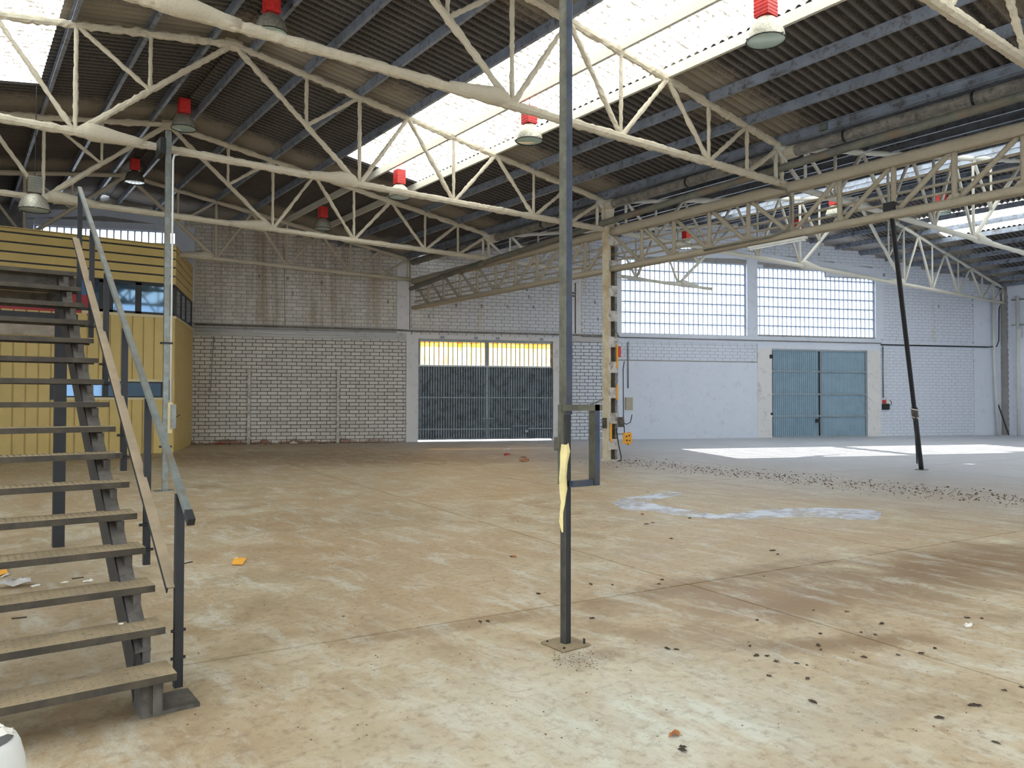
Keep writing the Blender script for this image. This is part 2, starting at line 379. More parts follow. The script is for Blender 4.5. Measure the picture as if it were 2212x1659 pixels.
# ------------------------------------------------------------------ floor: base slab + cast panels
fl = thing('floor', (0, 0, 0), None, None, kind='structure')
part('floor_base', MB().box(-12, 52, -10, 46, -.30, -.045), m_mortar, fl)
ex = Vector((math.cos(R(-6.6)), math.sin(R(-6.6)), 0)); ey = Vector((-ex.y, ex.x, 0)); o0 = px(1487, 1262)
SX, SY, gp = 3.05, 6.1, .009
for i in list(range(-6, 0, 2))+list(range(0, 14)):
    for j in range(-3, 6):
        a0 = o0+ex*(i*SX)+ey*(j*SY); b = MB(); cs = []; wx_ = SX if i >= 0 else 2*SX
        for (p, q) in ((gp, gp), (wx_-gp, gp), (wx_-gp, SY-gp), (gp, SY-gp)): cs.append(a0+ex*p+ey*q)
        if all(c.y > wallY(c.x)+.3 for c in cs) or all(c.y < -7 for c in cs) or all(c.x < -9 for c in cs) or all(c.x > 45 for c in cs): continue
        top = [c+Vector((0, 0, 0)) for c in cs]; bot = [c+Vector((0, 0, -.06)) for c in cs]
        part('slab', b.hexa(bot+top), m_floor, fl)

# ------------------------------------------------------------------ far wall
wf = thing('wall_far', W0, None, None, kind='structure')
S0 = -21.0
# openings: s0, s1, z0, z1
OP = [(.30, 5.58, 0, 3.87), (15.23, 19.93, 0, 3.76), (8.45, 14.05, 4.27, 7.28), (14.54, 17.93, 4.33, 7.18), (17.93, 20.37, 4.33, 6.93), (-12.6, -8.2, 5.3, 7.42)]
cuts = sorted(set([S0, SEND+.3]+[round(S0+.3*k, 3) for k in range(int((SEND-S0)/.3)+1)]+[o[0] for o in OP]+[o[1] for o in OP]))
bm_l, bm_r = MB(), MB()
for a, b in zip(cuts, cuts[1:]):
    if b-a < 1e-3: continue
    mid = (a+b)/2; xa, xb = (W0+WD*a).x, (W0+WD*b).x
    za, zb = roofz(xa)+.10, roofz(xb)+.10
    spans = [(-.1, None)]
    for o in sorted([o for o in OP if o[0] < mid < o[1]], key=lambda o: o[2]):
        lo = spans.pop()[0]
        if o[2] > lo: spans.append((lo, o[2]))
        spans.append((o[3], None))
    for lo, hi in spans:
        h0, h1 = (za, zb) if hi is None else (hi, hi)
        cutz = [(lo, h0, h1)] if (mid > 8 or lo >= 4.05 or h0 <= 4.05) else [(lo, 4.05, 4.05), (4.05, h0, h1)]
        for lo_, g0, g1_ in cutz:
            (bm_l if mid < 8 and g0 <= 4.06 else bm_r).hexa([ws(a, lo_), ws(b, lo_), ws(b, lo_, -.28), ws(a, lo_, -.28), ws(a, g0), ws(b, g1_), ws(b, g1_, -.28), ws(a, g0, -.28)])
part('mortar_bed', bm_l, m_mortar, wf); part('mortar_bed', bm_r, m_mortar2, wf)
# plaster coats, bands, pilasters (s0, s1, z0, z1, proud, material)
PL = [(-.15, .30, 0, 3.87, .05, m_jamb), (5.58, 6.02, 0, 3.87, .05, m_jamb), (-.15, 6.02, 3.87, 4.02, .04, m_jamb),
      (8.3, 14.55, 0, 3.15, .022, m_plast), (14.55, 15.23, 0, 3.76, .04, m_jamb), (19.93, 20.6, 0, 3.76, .045, m_jamb), (14.55, 20.6, 3.76, 3.95, .04, m_plast),
      (-7.6, -.15, 3.80, 4.06, .05, m_band), (6.02, 8.3, 3.87, 4.06, .045, m_band), (-.5, .02, 4.02, 6.9, .03, m_jamb),
      (8.3, 20.6, 3.95, 4.27, .06, m_plast), (20.6, SEND, 3.95, 4.15, .05, m_plast), (14.05, 14.54, 4.27, 7.6, .10, m_plast), (8.25, 8.45, 4.27, 7.3, .05, m_plast), (20.37, 20.75, 4.27, 7.0, .06, m_plast),
      (17.93, 20.37, 6.93, 7.12, .03, m_plast), (-8.2, -7.55, 5.0, 7.6, .06, m_plast), (-12.9, -12.6, 5.0, 7.6, .05, m_plast), (25.6, SEND, 0, 6.4, .035, m_plast),
      (6.2, 6.75, 4.06, 6.9, .02, m_jamb), (-12.6, -8.2, 7.42, 7.66, .01, m_plast)]  # last coat: paleness added for light spilling on brick above the left window
for a, b, z0, z1, o, m in PL:
    part('plaster_coat', MB().hexa([ws(a, z0, o), ws(b, z0, o), ws(b, z0, -.02), ws(a, z0, -.02), ws(a, z1, o), ws(b, z1, o), ws(b, z1, -.02), ws(a, z1, -.02)]), m, wf)
# raking concrete beam over the big windows
def rake(z0a, z0b, s0, s1, h, o):
    return MB().hexa([ws(s0, z0a, o), ws(s1, z0b, o), ws(s1, z0b, -.02), ws(s0, z0a, -.02), ws(s0, z0a+h, o), ws(s1, z0b+h, o), ws(s1, z0b+h, -.02), ws(s0, z0a+h, -.02)])
RK = [(7.36, 7.50, 8.3, 13.6, .34, .04), (7.50, 6.98, 13.6, 20.75, .36, .05), (7.62, 7.84, -12.9, -10.5, .25, .05), (7.84, 7.56, -10.5, -7.9, .25, .05)]
for r_ in RK: part('raking_beam', rake(*r_), m_plast, wf)
for r_, h_ in (((7.44, 6.94, 16.3, 20.4, .03, .14), 0),): part('coping_strip', rake(*r_), m_white, wf)
# bricks
EXC = [(o[0], o[1], o[2]-.02, o[3]+.02) for o in OP]+[(a, b, z0, z1) for a, b, z0, z1, o, m in PL]
def raked(s, z):
    for z0a, z0b, s0, s1, h, o in RK:
        if s0 <= s <= s1:
            zz = z0a+(z0b-z0a)*(s-s0)/(s1-s0)
            if zz-.16 < z < zz+h: return True
    return False
BL, BH, JG = .345, .133, .018
variants = []
TINTS = [.72, .8, .88, .95, 1.0, .84]
def set_tint(me, vals):
    a = me.color_attributes.new('tint', 'FLOAT_COLOR', 'CORNER')
    flat = []
    for p, v in zip(me.polygons, vals): flat += [v, v*.99, v*.97, 1.]*p.loop_total
    a.data.foreach_set('color', flat)
for k in range(6):
    b = MB(); w, h = BL-JG, BH-JG; e = .006; j = lambda: rnd.uniform(-.003, .003)
    back = [(0, -.0, 0), (w, 0, 0), (w, 0, h), (0, 0, h)]
    fr = [(e+j(), -.020+j(), e+j()), (w-e+j(), -.020+j(), e+j()), (w-e+j(), -.020+j(), h-e+j()), (e+j(), -.020+j(), h-e+j())]
    b.add(back+fr, [(4, 5, 6, 7), (0, 1, 5, 4), (1, 2, 6, 5), (2, 3, 7, 6), (3, 0, 4, 7)])
    me = b.mesh('brick', m_brick); set_tint(me, [TINTS[k]]*5); variants.append(me)
sm_jg = lambda q: q > 8
stuff = MB(); tints = []; nb = 0; z = .0; row = 0
while z < 9.2:
    zm = z+BH/2
    JG = .018 if z < 4.0 else .011
    ex_ = sorted((a, b) for a, b, z0, z1 in EXC if z0-.001 < zm < z1+.001)
    iv = []; cur = S0+9.5
    for a, b in ex_:
        if a > cur: iv.append((cur, a))
        cur = max(cur, b)
    if cur < SEND: iv.append((cur, SEND))
    for a, b in iv:
        s = a-((row % 2)*.5+.1*math.sin(row*3.3))*BL
        while s < b:
            if sm_jg(s): JG = .009
            x0, x1 = max(s, a)+JG*.5, min(s+BL, b)-JG*.5
            if x1-x0 > .05:
                sm = (x0+x1)/2; xw = (W0+WD*sm).x
                if z+BH < roofz(xw)-.04 and not raked(sm, zm) and rnd.random() > .0008:
                    full = x1-x0 > BL-JG*1.5
                    if full and nb < 285 and -7.5 < sm < -.3 and .5 < z < 3.6 and (nb < 285):
                        inst('brick', rnd.choice(variants), wf, ws(x0, z+JG*.5, rnd.uniform(-.004, .008)), (0, rnd.uniform(-.01, .01), -WA)); nb += 1
                    else:
                        o = .020+rnd.uniform(-.007, .006)
                        if sm > 8: o = .011+rnd.uniform(-.004, .003)
                        e = .006; z0, z1 = z+JG*.5, z+BH-JG*.5; j = lambda: rnd.uniform(-.006, .006)
                        stuff.add([ws(x0, z0), ws(x1, z0), ws(x1, z1), ws(x0, z1), ws(x0+e, z0+e+j(), o+j()*.5), ws(x1-e, z0+e+j(), o+j()*.5), ws(x1-e, z1-e+j(), o), ws(x0+e, z1-e+j(), o)],
                                  [(4, 5, 6, 7), (0, 1, 5, 4), (1, 2, 6, 5), (2, 3, 7, 6), (3, 0, 4, 7)])
                        tints += [rnd.choice(TINTS) if sm < 8 else rnd.uniform(.88, 1.)]*5
            s += BL
    z += BH; row += 1
so_ = part('brickwork', stuff, m_brick, wf, kind='stuff'); set_tint(so_.data, tints)

for u, v in ((985,659),(1040,661),(1096,662),(1152,663),(926,683),(1138,625),(1142,641),(1285,653),(1291,690),(622,601),(632,634),(695,610),(838,652),(560,597),(1768,549),(2027,662)):
    rr = fw+cr*((u-1106)/1644.13)-cu*((v-829.5)/1644.13); tt_ = ((W0.x*WN.x+W0.y*WN.y)/(rr.x*WN.x+rr.y*WN.y))
    hp = Vector((rr.x*tt_, rr.y*tt_, CAMZ+rr.z*tt_)); b = MB()
    for i in range(2):
        for j in range(3): b.bar(hp+WN*.024+WD*(.035*i-.03)+Vector((0, 0, .045*j-.05)), hp+WN*.024+WD*(.035*i-.005)+Vector((0, 0, .045*j-.05)), .012, .026)
    part('hollow_brick_end', b, m_cable, wf)

# ------------------------------------------------------------------ right wall, left wall
wr = thing('wall_right', (38.95, 10, 0), None, None, kind='structure')
part('mortar_bed', MB().box(38.97, 39.2, -6, 15.2, -.1, 6.98), m_mortar2, wr)
sb = MB(); tt = []
for r in range(50):
    z = r*BH
    y = 14.4-(r % 2)*.17
    while y > 3:
        if not (3.95 < z+.06 < 4.2) and z < 6.5:
            o = rnd.uniform(.008, .016)
            sb.add([(38.97, y-BL+JG, z), (38.97, y, z), (38.97, y, z+BH-JG), (38.97, y-BL+JG, z+BH-JG), (38.97-o, y-BL+JG+.006, z+.006), (38.97-o, y-.006, z+.006), (38.97-o, y-.006, z+BH-JG-.006), (38.97-o, y-BL+JG+.006, z+BH-JG-.006)],
                   [(4, 7, 6, 5), (0, 4, 5, 1), (1, 5, 6, 2), (2, 6, 7, 3), (3, 7, 4, 0)]); tt += [rnd.uniform(.8, 1)]*5
        y -= BL
so_ = part('brickwork', sb, m_brick, wr, kind='stuff'); set_tint(so_.data, tt)
part('plaster_coat', MB().box(38.93, 38.98, 3, 14.4, 3.95, 4.2), m_plast, wr)
part('plaster_coat', MB().box(38.90, 38.98, 13.6, 14.35, 0, 6.9), m_plast, wr)
part('plaster_coat', MB().box(38.94, 38.98, 3, 14.4, 6.45, 6.95), m_plast, wr)
wb_ = thing('wall_back', (12, -6, 0), None, None, kind='structure')  # unseen wall; its openings are assumed, to let sky light in
for x0, x1, z0, z1 in ((-5.9, 1.5, 0, 7.2), (7.5, 20, 0, 6.5), (26, 39.2, 0, 6.6), (1.5, 7.5, 4.6, 8.3), (20, 26, 4.6, 8.2)): part('rendered_wall', MB().box(x0, x1, -3.2, -2.97, z0, z1), m_jamb, wb_)
wl_ = thing('wall_left', (-5.7, 20, 0), None, None, kind='structure')
part('rendered_wall', MB().box(-5.95, -5.7, 12, wallY(-5.7)+.2, -.1, 7.2), m_jamb, wl_)

# ------------------------------------------------------------------ windows
def window(name, s0, cols, cw, rows, rh, z0, top=None, frame=.05):
    w = thing(name, ws(s0, z0), None, None, kind='structure')
    s1 = s0+cols*cw
    pm = MB(); a = .019
    pm.add([ws(s0+a, z0+a, -.13), ws(s0+cw-a, z0+a, -.13), ws(s0+cw-a, z0+rh-a, -.13), ws(s0+a, z0+rh-a, -.13)], [(0, 1, 2, 3)])
    me = pm.mesh('pane', m_pane, ws(s0, z0))
    for c in range(cols):
        nr = rows if top is None else top(c)
        for r in range(nr):
            inst('pane', me, w, ws(s0+c*cw, z0+r*rh))
    for c in range(cols+1):
        nr = rows if top is None else max(top(min(c, cols-1)), top(max(c-1, 0)))
        wd = .038 if 0 < c < cols else .06
        part('mullion', MB().bar(ws(s0+c*cw, z0, -.13), ws(s0+c*cw, z0+nr*rh, -.13), .07, wd, WD), m_mull, w)
    for r in range(rows+1):
        e = cols
        if top is not None:
            while e > 0 and top(e-1) < r: e -= 1
        if e: part('transom', MB().bar(ws(s0, z0+r*rh, -.13), ws(s0+e*cw, z0+r*rh, -.13), .09, .052), m_mull, w)
    return w
window('window_1', 8.45, 26, .2154, 7, .43, 4.27)
window('window_2', 14.54, 27, .2159, 7, .407, 4.33)
# the right part of the second window is closed one strip lower by a concrete infill
part('window_infill', MB().hexa([ws(17.93, 6.93, .0), ws(20.37, 6.93, .0), ws(20.37, 6.93, -.12), ws(17.93, 6.93, -.12), ws(17.93, 7.2, .0), ws(20.37, 7.2, .0), ws(20.37, 7.2, -.12), ws(17.93, 7.2, -.12)]), m_plast, wf)
window('window_3', -12.6, 20, .22, 5, .424, 5.3)

# ------------------------------------------------------------------ gates
def ribbed(s0, s1, z0, z1, off, pitch, depth, duty=.62, taper=.25):
    b = MB(); n = max(1, round((s1-s0)/pitch)); p = (s1-s0)/n; pts = []
    for i in range(n):
        a = s0+i*p
        pts += [(a, off), (a+p*(1-duty)*.5, off), (a+p*(1-duty)*.5+p*taper*.3, off+depth), (a+p*(.5+duty*.5)-p*taper*.3, off+depth), (a+p*(.5+duty*.5), off)]
    pts.append((s1, off))
    vs = [ws(a, z0, o) for a, o in pts]+[ws(a, z1, o) for a, o in pts]; k = len(pts)
    b.add(vs, [(i, i+1, k+i+1, k+i) for i in range(k-1)]); return b
g1 = thing('door_1', ws(2.95, 0), None, None, kind='structure')
for a, b_ in ((.315, 2.945), (2.955, 5.565)):
    leaf = part('door_leaf', MB().hexa([ws(a, .07, -.10), ws(b_, .07, -.10), ws(b_, .07, -.12), ws(a, .07, -.12), ws(a, 2.86, -.10), ws(b_, 2.86, -.10), ws(b_, 2.86, -.12), ws(a, 2.86, -.12)]), m_gated, g1)
    rbm = MB(); nr_ = 26; rp_ = (b_-a-.10)/nr_
    for k in range(nr_):
        c_ = a+.05+(k+.5)*rp_; rbm.bar(ws(c_, .09, -.075), ws(c_, 2.84, -.075), .06, .056, WD)
    part('leaf_ribs', rbm, m_gate, leaf)
    part('frame_rail', MB().bar(ws(a, 2.86, -.05), ws(b_, 2.86, -.05), .07, .06), m_white, leaf)
    part('frame_rail', MB().bar(ws(a, 3.815, -.05), ws(b_, 3.815, -.05), .07, .09), m_gatef, leaf)
    part('frame_rail', MB().bar(ws(a, .085, -.05), ws(b_, .085, -.05), .07, .05), m_gate, leaf)
    part('frame_rail', MB().bar(ws(a+.03, 1.66, -.02), ws(b_-.03, 1.66, -.02), .04, .045), m_gatef, leaf)
    if a < 1: part('frame_rail', MB().bar(ws(a+.03, .46, -.02), ws(b_-.03, .46, -.02), .04, .045), m_gatef, leaf)
    else:
        part('frame_rail', MB().bar(ws(a+.03, .46, -.02), ws(3.88, .46, -.02), .04, .045), m_gatef, leaf)
        part('frame_rail', MB().bar(ws(4.60, .46, -.02), ws(b_-.03, .46, -.02), .04, .045), m_gatef, leaf)
        part('wicket_rail', MB().bar(ws(3.94, 1.21, -.03), ws(4.58, 1.21, -.03), .03, .03), m_gatef, leaf)
        part('wicket_rail', MB().bar(ws(3.94, .57, -.03), ws(4.58, .57, -.03), .03, .03), m_gatef, leaf)
        part('wicket_post', MB().bar(ws(3.94, .1, -.03), ws(3.94, 1.21, -.03), .03, .02, WD), m_gate, leaf)
        part('wicket_post', MB().bar(ws(4.58, .1, -.03), ws(4.58, 1.21, -.03), .03, .02, WD), m_gate, leaf)
        part('lock_box', MB().bar(ws(4.45, .36, -.01), ws(4.57, .36, -.01), .05, .09), m_gatef, leaf)
    for e in (a+.02, b_-.02): part('stile', MB().bar(ws(e, .07, -.05), ws(e, 3.86, -.05), .07, .055, WD), m_gatef if e > 2 and e < 3.2 else m_gate, leaf)
    n = 14; pw = (b_-a-.12)/n
    am = part('glazing', ribbed(a+.06, b_-.06, 2.90, 3.76, -.09, pw, .03, .75, .5), m_amber, leaf)
    # the second sheet overlaps the top, where it is darker
    part('glazing', ribbed(a+.06, b_-.06, 3.58, 3.77, -.10, pw, .03, .75, .5), m_amber, leaf)
    for k in range(n+1): part('glazing_rib', MB().bar(ws(a+.06+k*pw, 2.89, -.075), ws(a+.06+k*pw, 3.78, -.075), .03, .034, WD), m_gate, leaf)
part('bolt', MB().bar(ws(2.72, .86, .0), ws(3.22, .86, .0), .03, .035), m_gatef, g1)
part('bolt', MB().tube([ws(2.95, .1, .0), ws(2.95, .86, .0)], .014, 6), m_gate, g1)
part('threshold', MB().hexa([ws(.3, -.03, -.02), ws(5.58, -.03, -.02), ws(5.58, -.03, -.3), ws(.3, -.03, -.3), ws(.3, .005, -.02), ws(5.58, .005, -.02), ws(5.58, .005, -.3), ws(.3, .005, -.3)]), m_white, g1)  # white stands for the bright strip of daylight under the gate
for s in (1.2, 2.5, 3.35, 5.1): part('track_roller', MB().bar(ws(s-.07, 3.93, .07), ws(s+.07, 3.93, .07), .03, .10), m_gatef, g1)

g2 = thing('door_2', ws(17.6, 0), None, None, kind='structure')
for k, (a, b_) in enumerate(((15.24, 17.588), (17.592, 19.92))):
    leaf = part('door_leaf', ribbed(a, b_, .01, 3.75, -.07, .098 if k == 0 else .19, .02 if k == 0 else .008, .8, .2), m_gate2, g2)
    for zz in (.03, .90, 1.84, 2.81, 3.715): part('frame_rail', MB().bar(ws(a, zz, -.03), ws(b_, zz, -.03), .06, .06), m_gatef, leaf)
    for e in (a+.02, b_-.02): part('stile', MB().bar(ws(e, .02, -.03), ws(e, 3.75, -.03), .05, .05, WD), m_gatef if k else m_black, leaf)
part('centre_bolt', MB().tube([ws(17.66, .1, .02), ws(17.66, 3.6, .02)], .02, 6), m_gatef, g2)
part('lock_box', MB().bar(ws(17.36, .70, .0), ws(17.56, .70, .0), .06, .16), m_black, g2)
part('hinge', MB().bar(ws(15.12, 3.42, .05), ws(15.26, 3.42, .05), .05, .16), m_black, g2)
part('hinge', MB().bar(ws(15.16, 1.0, .03), ws(15.26, 1.0, .03), .04, .10), m_black, g2)

# ------------------------------------------------------------------ roofs
def sheet_mesh(name, L, slope, mat, mirror=1, yw=1.062, waves=6, seg=6, amp=.029):
    b = MB(); n = waves*seg+1
    for i in range(n+1):
        y = yw*i/(waves*seg); zz = amp*math.cos(2*math.pi*i/seg)
        b.v += [(0, y, zz), (L*mirror, y, zz-slope*L)]
    for i in range(n): b.f.append((2*i, 2*i+1, 2*i+3, 2*i+2)); b.m.append(0)
    b.smooth = True
    return b.mesh(name, mat)
def roof(rx, rz, slope, mirror, rows, sky, skyY, y0, label_n, xlim):
    c = thing('ceiling', (rx, 12, rz), None, None, kind='structure')
    cache = {}
    for ri, (d0, d1) in enumerate(rows):
        L = d1-d0+.10; isk = ri in sky
        kx = round(L, 4)
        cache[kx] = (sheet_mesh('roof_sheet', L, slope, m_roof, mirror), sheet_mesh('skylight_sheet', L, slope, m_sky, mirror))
        y = y0
        while True:
            xm = rx+mirror*(d0+d1)/2; xa = rx+mirror*d0; xb = rx+mirror*d1
            if y > max(wallY(xa), wallY(xb))+.1: break
            if not (xlim[0] <= xm <= xlim[1]): break
            sk = isk and y+1.06 < skyY
            me = cache[kx][1 if sk else 0]
            o = inst('skylight_sheet' if sk else 'roof_sheet', me, c, (xa, y, rz-slope*d0+.006*((len(rows)-ri) % 2)+rnd.uniform(0, .004)))
            y += 1.062
    return c
Y0 = -2.96
# nave one: right slope, left slope
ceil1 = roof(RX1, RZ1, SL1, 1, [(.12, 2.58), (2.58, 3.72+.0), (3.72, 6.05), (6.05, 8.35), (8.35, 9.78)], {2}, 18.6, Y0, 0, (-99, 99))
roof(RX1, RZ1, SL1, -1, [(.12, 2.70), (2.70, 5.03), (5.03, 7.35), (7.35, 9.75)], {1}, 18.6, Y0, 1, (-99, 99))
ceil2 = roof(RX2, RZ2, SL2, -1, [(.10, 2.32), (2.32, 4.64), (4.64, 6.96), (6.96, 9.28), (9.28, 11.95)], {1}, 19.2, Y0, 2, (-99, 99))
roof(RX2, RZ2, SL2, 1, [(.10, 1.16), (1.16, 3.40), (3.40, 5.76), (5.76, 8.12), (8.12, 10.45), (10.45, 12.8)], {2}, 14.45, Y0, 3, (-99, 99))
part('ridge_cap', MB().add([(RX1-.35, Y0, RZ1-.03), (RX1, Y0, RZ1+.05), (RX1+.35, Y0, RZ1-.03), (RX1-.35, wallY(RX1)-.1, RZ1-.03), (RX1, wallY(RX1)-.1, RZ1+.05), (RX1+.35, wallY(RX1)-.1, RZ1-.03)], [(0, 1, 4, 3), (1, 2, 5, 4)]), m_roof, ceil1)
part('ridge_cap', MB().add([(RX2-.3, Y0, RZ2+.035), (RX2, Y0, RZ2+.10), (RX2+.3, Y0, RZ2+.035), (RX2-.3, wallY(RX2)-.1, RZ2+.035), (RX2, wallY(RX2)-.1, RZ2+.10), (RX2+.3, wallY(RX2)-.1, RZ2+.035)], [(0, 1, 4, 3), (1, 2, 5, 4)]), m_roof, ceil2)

# purlins: cold-formed channels running the length of each nave on the top chords
CH = [(-.03, 0), (.035, 0), (.035, .012), (-.018, .012), (-.018, .168), (.035, .168), (.035, .18), (-.03, .18)]
def purlin(x, zr, y1, label, grp, flip=1, y0=-2.9, mat=None):
    b = MB(); z0 = zr-.215
    b.prof((x, y0, z0), (x, y1, z0), [(p*flip, q) for p, q in CH])
    return solo('roof_purlin', b, mat or m_purlin, (x, 10, z0), label, 'purlin', grp)
GR = 'steel purlins under the corrugated roofs'
purlin(RX1+.38, roofz(RX1+.38), wallY(RX1)-.05, 'galvanised purlin on the right of the ridge lamps, left nave', GR, 1)
purlin(RX1-.38, roofz(RX1-.38), wallY(RX1)-.05, 'galvanised purlin on the left of the ridge lamps, left nave', GR, -1)
for i, x in enumerate(N1[1:]):
    ex2 = {2: ', at the upper skylight edge', 3: ', crossing the skylight', 4: ', at the lower skylight edge'}.get(i, '')
    purlin(x, roofz(x), wallY(x)-.05, 'purlin %s down the left nave right slope%s' % (ORD(i), ex2), GR, 1, mat=m_foam3 if i in (3, 4) else None)
for i, x in enumerate([2.80, 1.62, .52, -.64, -1.8, -2.95, -4.1, -5.25]):
    purlin(x, roofz(x), wallY(x)-.05, 'steel purlin, %s down the left slope of the left nave' % ORD(i), GR, -1)
for i in range(0, 12):
    for sgn, nm in ((-1, 'left'), (1, 'right')):
        x = RX2+sgn*(1.16*i if i else .3)
        if i == 11: x -= sgn*.25
        purlin(x, roofz(x), wallY(x)-.05, 'steel purlin, %s from the ridge on the %s slope of the right nave' % (ORD(i), nm), GR, sgn)

# ------------------------------------------------------------------ trusses
def truss(name, Y, rx, rz, slope, xs, big, bots, label, mat, cw=.13, dw=.085, vw=.062, clip=None, seg=.2, sides=(1, -1), blob=True, verts=None):
    t = thing(name, (rx, Y, ZC), label, 'roof truss', 'foam coated roof trusses')
    n = len(xs)-1
    def T(i, sg): return Vector((rx+sg*(xs[i]-rx), Y, rz-slope*(xs[i]-rx)))
    def B(i, sg): return Vector((rx+sg*(xs[i]-rx), Y, ZC+rnd.uniform(-.01, .01)))
    ok = lambda p, q: clip is None or (clip(p) and clip(q))
    for sg in sides:
        L = T(0, sg); E = T(n, sg); Ee = B(n, sg)+Vector((sg*.1, 0, 0))
        if clip is None:
            part('top_chord', MB().lumpy(L, E, cw*.8, cw, seg), mat, t)
            part('bottom_chord', MB().lumpy(Vector((rx, Y, ZC)), Ee, cw, cw, seg, .11), mat, t)
        else:
            k = max(i for i in range(n+1) if clip(T(i, sg))) if clip(T(0, sg)) else None
            if k is None: continue
            part('top_chord', MB().lumpy(L, T(k, sg), cw*.8, cw, seg), mat, t)
            part('bottom_chord', MB().lumpy(Vector((24.7, Y, ZC)), Ee, cw, cw, seg), mat, t)   # the chord stops short of the wall
        def web(nm, p, q, w):
            if ok(p, q): part(nm, MB().lumpy(p, q, w, w, seg), mat, t)
        b0 = B(big, sg); web('web_diagonal', T(0, sg), b0, dw*1.15)
        # sub-strut off the long diagonal
        m = T(0, sg).lerp(b0, (xs[big-1]-rx)/(xs[big]-rx))
        web('web_vertical', T(big-1, sg), m, vw); web('web_diagonal', m, T(big, sg), vw*1.1)
        web('web_vertical', T(big, sg), b0, vw*1.1); web('web_diagonal', b0, T(big+1, sg), dw*.9)
        for j in bots:
            if j+1 <= n:
                if j-1 in [big+1]+[q+1 for q in bots] or j-1 == big+1: web('web_diagonal', T(j-1, sg), B(j, sg), dw)
                web('web_vertical', T(j, sg), B(j, sg), vw); web('web_diagonal', B(j, sg), T(j+1, sg), dw*.9)
        web('web_vertical', E, B(n, sg), vw*1.3)
        if blob and ok(b0, b0):
            c = b0-Vector((sg*.12, 0, .0)); d_ = Vector((-sg, 0, 0)); g = MB()
            p0 = c+Vector((0, 0, .02)); ringn = 10
            cp = [(0, .10), (.12, .15), (.3, .15), (.55, .11), (.8, .09), (1.0, .075)]
            pts = [p0+d_*(k-.02)+Vector((0, 0, .045*(1-k))) for k, r0 in cp]; g.tube(pts, [r0*rnd.uniform(.9, 1.1) for k, r0 in cp], 8); g.smooth = True
            part('gusset', g, mat, t)
    part('gusset', MB().lumpy(Vector((rx-.16, Y, rz-.02)), Vector((rx+.16, Y, rz-.02)), .12, .2, .1), mat, t)
    return t
X1 = [4.25, 5.68, 6.83, 7.97, 9.14, 10.30, 11.44, 12.60, 13.75]
names1 = ['nearest roof truss, crossing overhead in front of the first ridge lamp', 'cream foam coated truss of the left nave, second from the camera',
          'cream truss of the left nave that meets the battened column', 'cream truss of the left nave, second from the end wall', 'small far truss of the left nave against the end wall']
for Y, lb in zip(TY, names1):
    seg = .05 if Y < 8 else (.065 if Y < 15 else (.1 if Y < 20 else .25))
    truss('roof_truss', Y, RX1, 8.27, SL1, X1, 2, [4, 6, 7], lb, m_foam, seg=seg)
X2 = [RX2+1.16*i for i in range(12)]; X2[-1] = 38.85
for Y, lb in ((9.21, 'pale truss of the right nave, nearest one seen past the girder'), (14.53, 'pale truss of the right nave that ends at the right wall pipes'), (19.78, 'pale truss of the right nave whose chord stops in front of the barred window')):
    cl = None if Y < 19 else (lambda p: p.x < 26.3)
    truss('roof_truss', Y, RX2, 8.87, SL2, X2, 3, [5, 7, 9, 10], lb, m_foam3, clip=cl, sides=(1, -1) if Y < 19 else (-1,), seg=.4, cw=.12, dw=.08, vw=.06)

# ------------------------------------------------------------------ valley girder, column, gutter and pipes
ZT, ZB = 5.965, 4.99
def girder(Ya, Yb, mid, ce, label):
    t = thing('lattice_girder', (XG, (Ya+Yb)/2, ZB), label, 'lattice girder')
    for dx in (-.07, .07):
        part('top_chord', MB().lumpy((XG+dx, ce[0], ZT), (XG+dx, ce[1], ZT), .10, .20, .25, .07), m_foam2, t)
        part('bottom_chord', MB().lumpy((XG+dx, ce[0], ZB), (XG+dx, ce[1], ZB), .10, .13, .25, .07), m_foam2, t)
    n = int(round((Yb-Ya)/1.05)); st = (Yb-Ya)/n
    for k in range(1, n):
        y = Ya+k*st; part('web_vertical', MB().lumpy((XG, y, ZB), (XG, y, ZT), .085, .085, .25, .1), m_foam2, t)
        part('gusset', MB().hexa([(XG-.03, y-.17, ZB+.03), (XG+.03, y-.17, ZB+.03), (XG+.03, y+.17, ZB+.03), (XG-.03, y+.17, ZB+.03), (XG-.03, y-.07, ZB+.16), (XG+.03, y-.07, ZB+.16), (XG+.03, y+.07, ZB+.16), (XG-.03, y+.07, ZB+.16)]), m_foam2, t)
    for k in range(n):
        y0, y1 = Ya+k*st, Ya+(k+1)*st
        if (y0+y1)/2 > mid: p, q = (XG, max(y0+.05, ce[0]), ZB+.05), (XG, y1-.05, ZT-.07)
        else: p, q = (XG, y1-.05, ZB+.05), (XG, y0+.05, ZT-.07)
        part('web_diagonal', MB().lumpy(p, q, .07, .085, .25, .1), m_foam2, t)
    return t
girder(14.33, 24.83, 19.58, (14.585, 24.83), 'ochre lattice girder between the battened column and the end wall')
girder(3.83, 14.33, 9.08, (3.83, 14.31), 'ochre lattice girder from the right edge of the picture to the battened column')

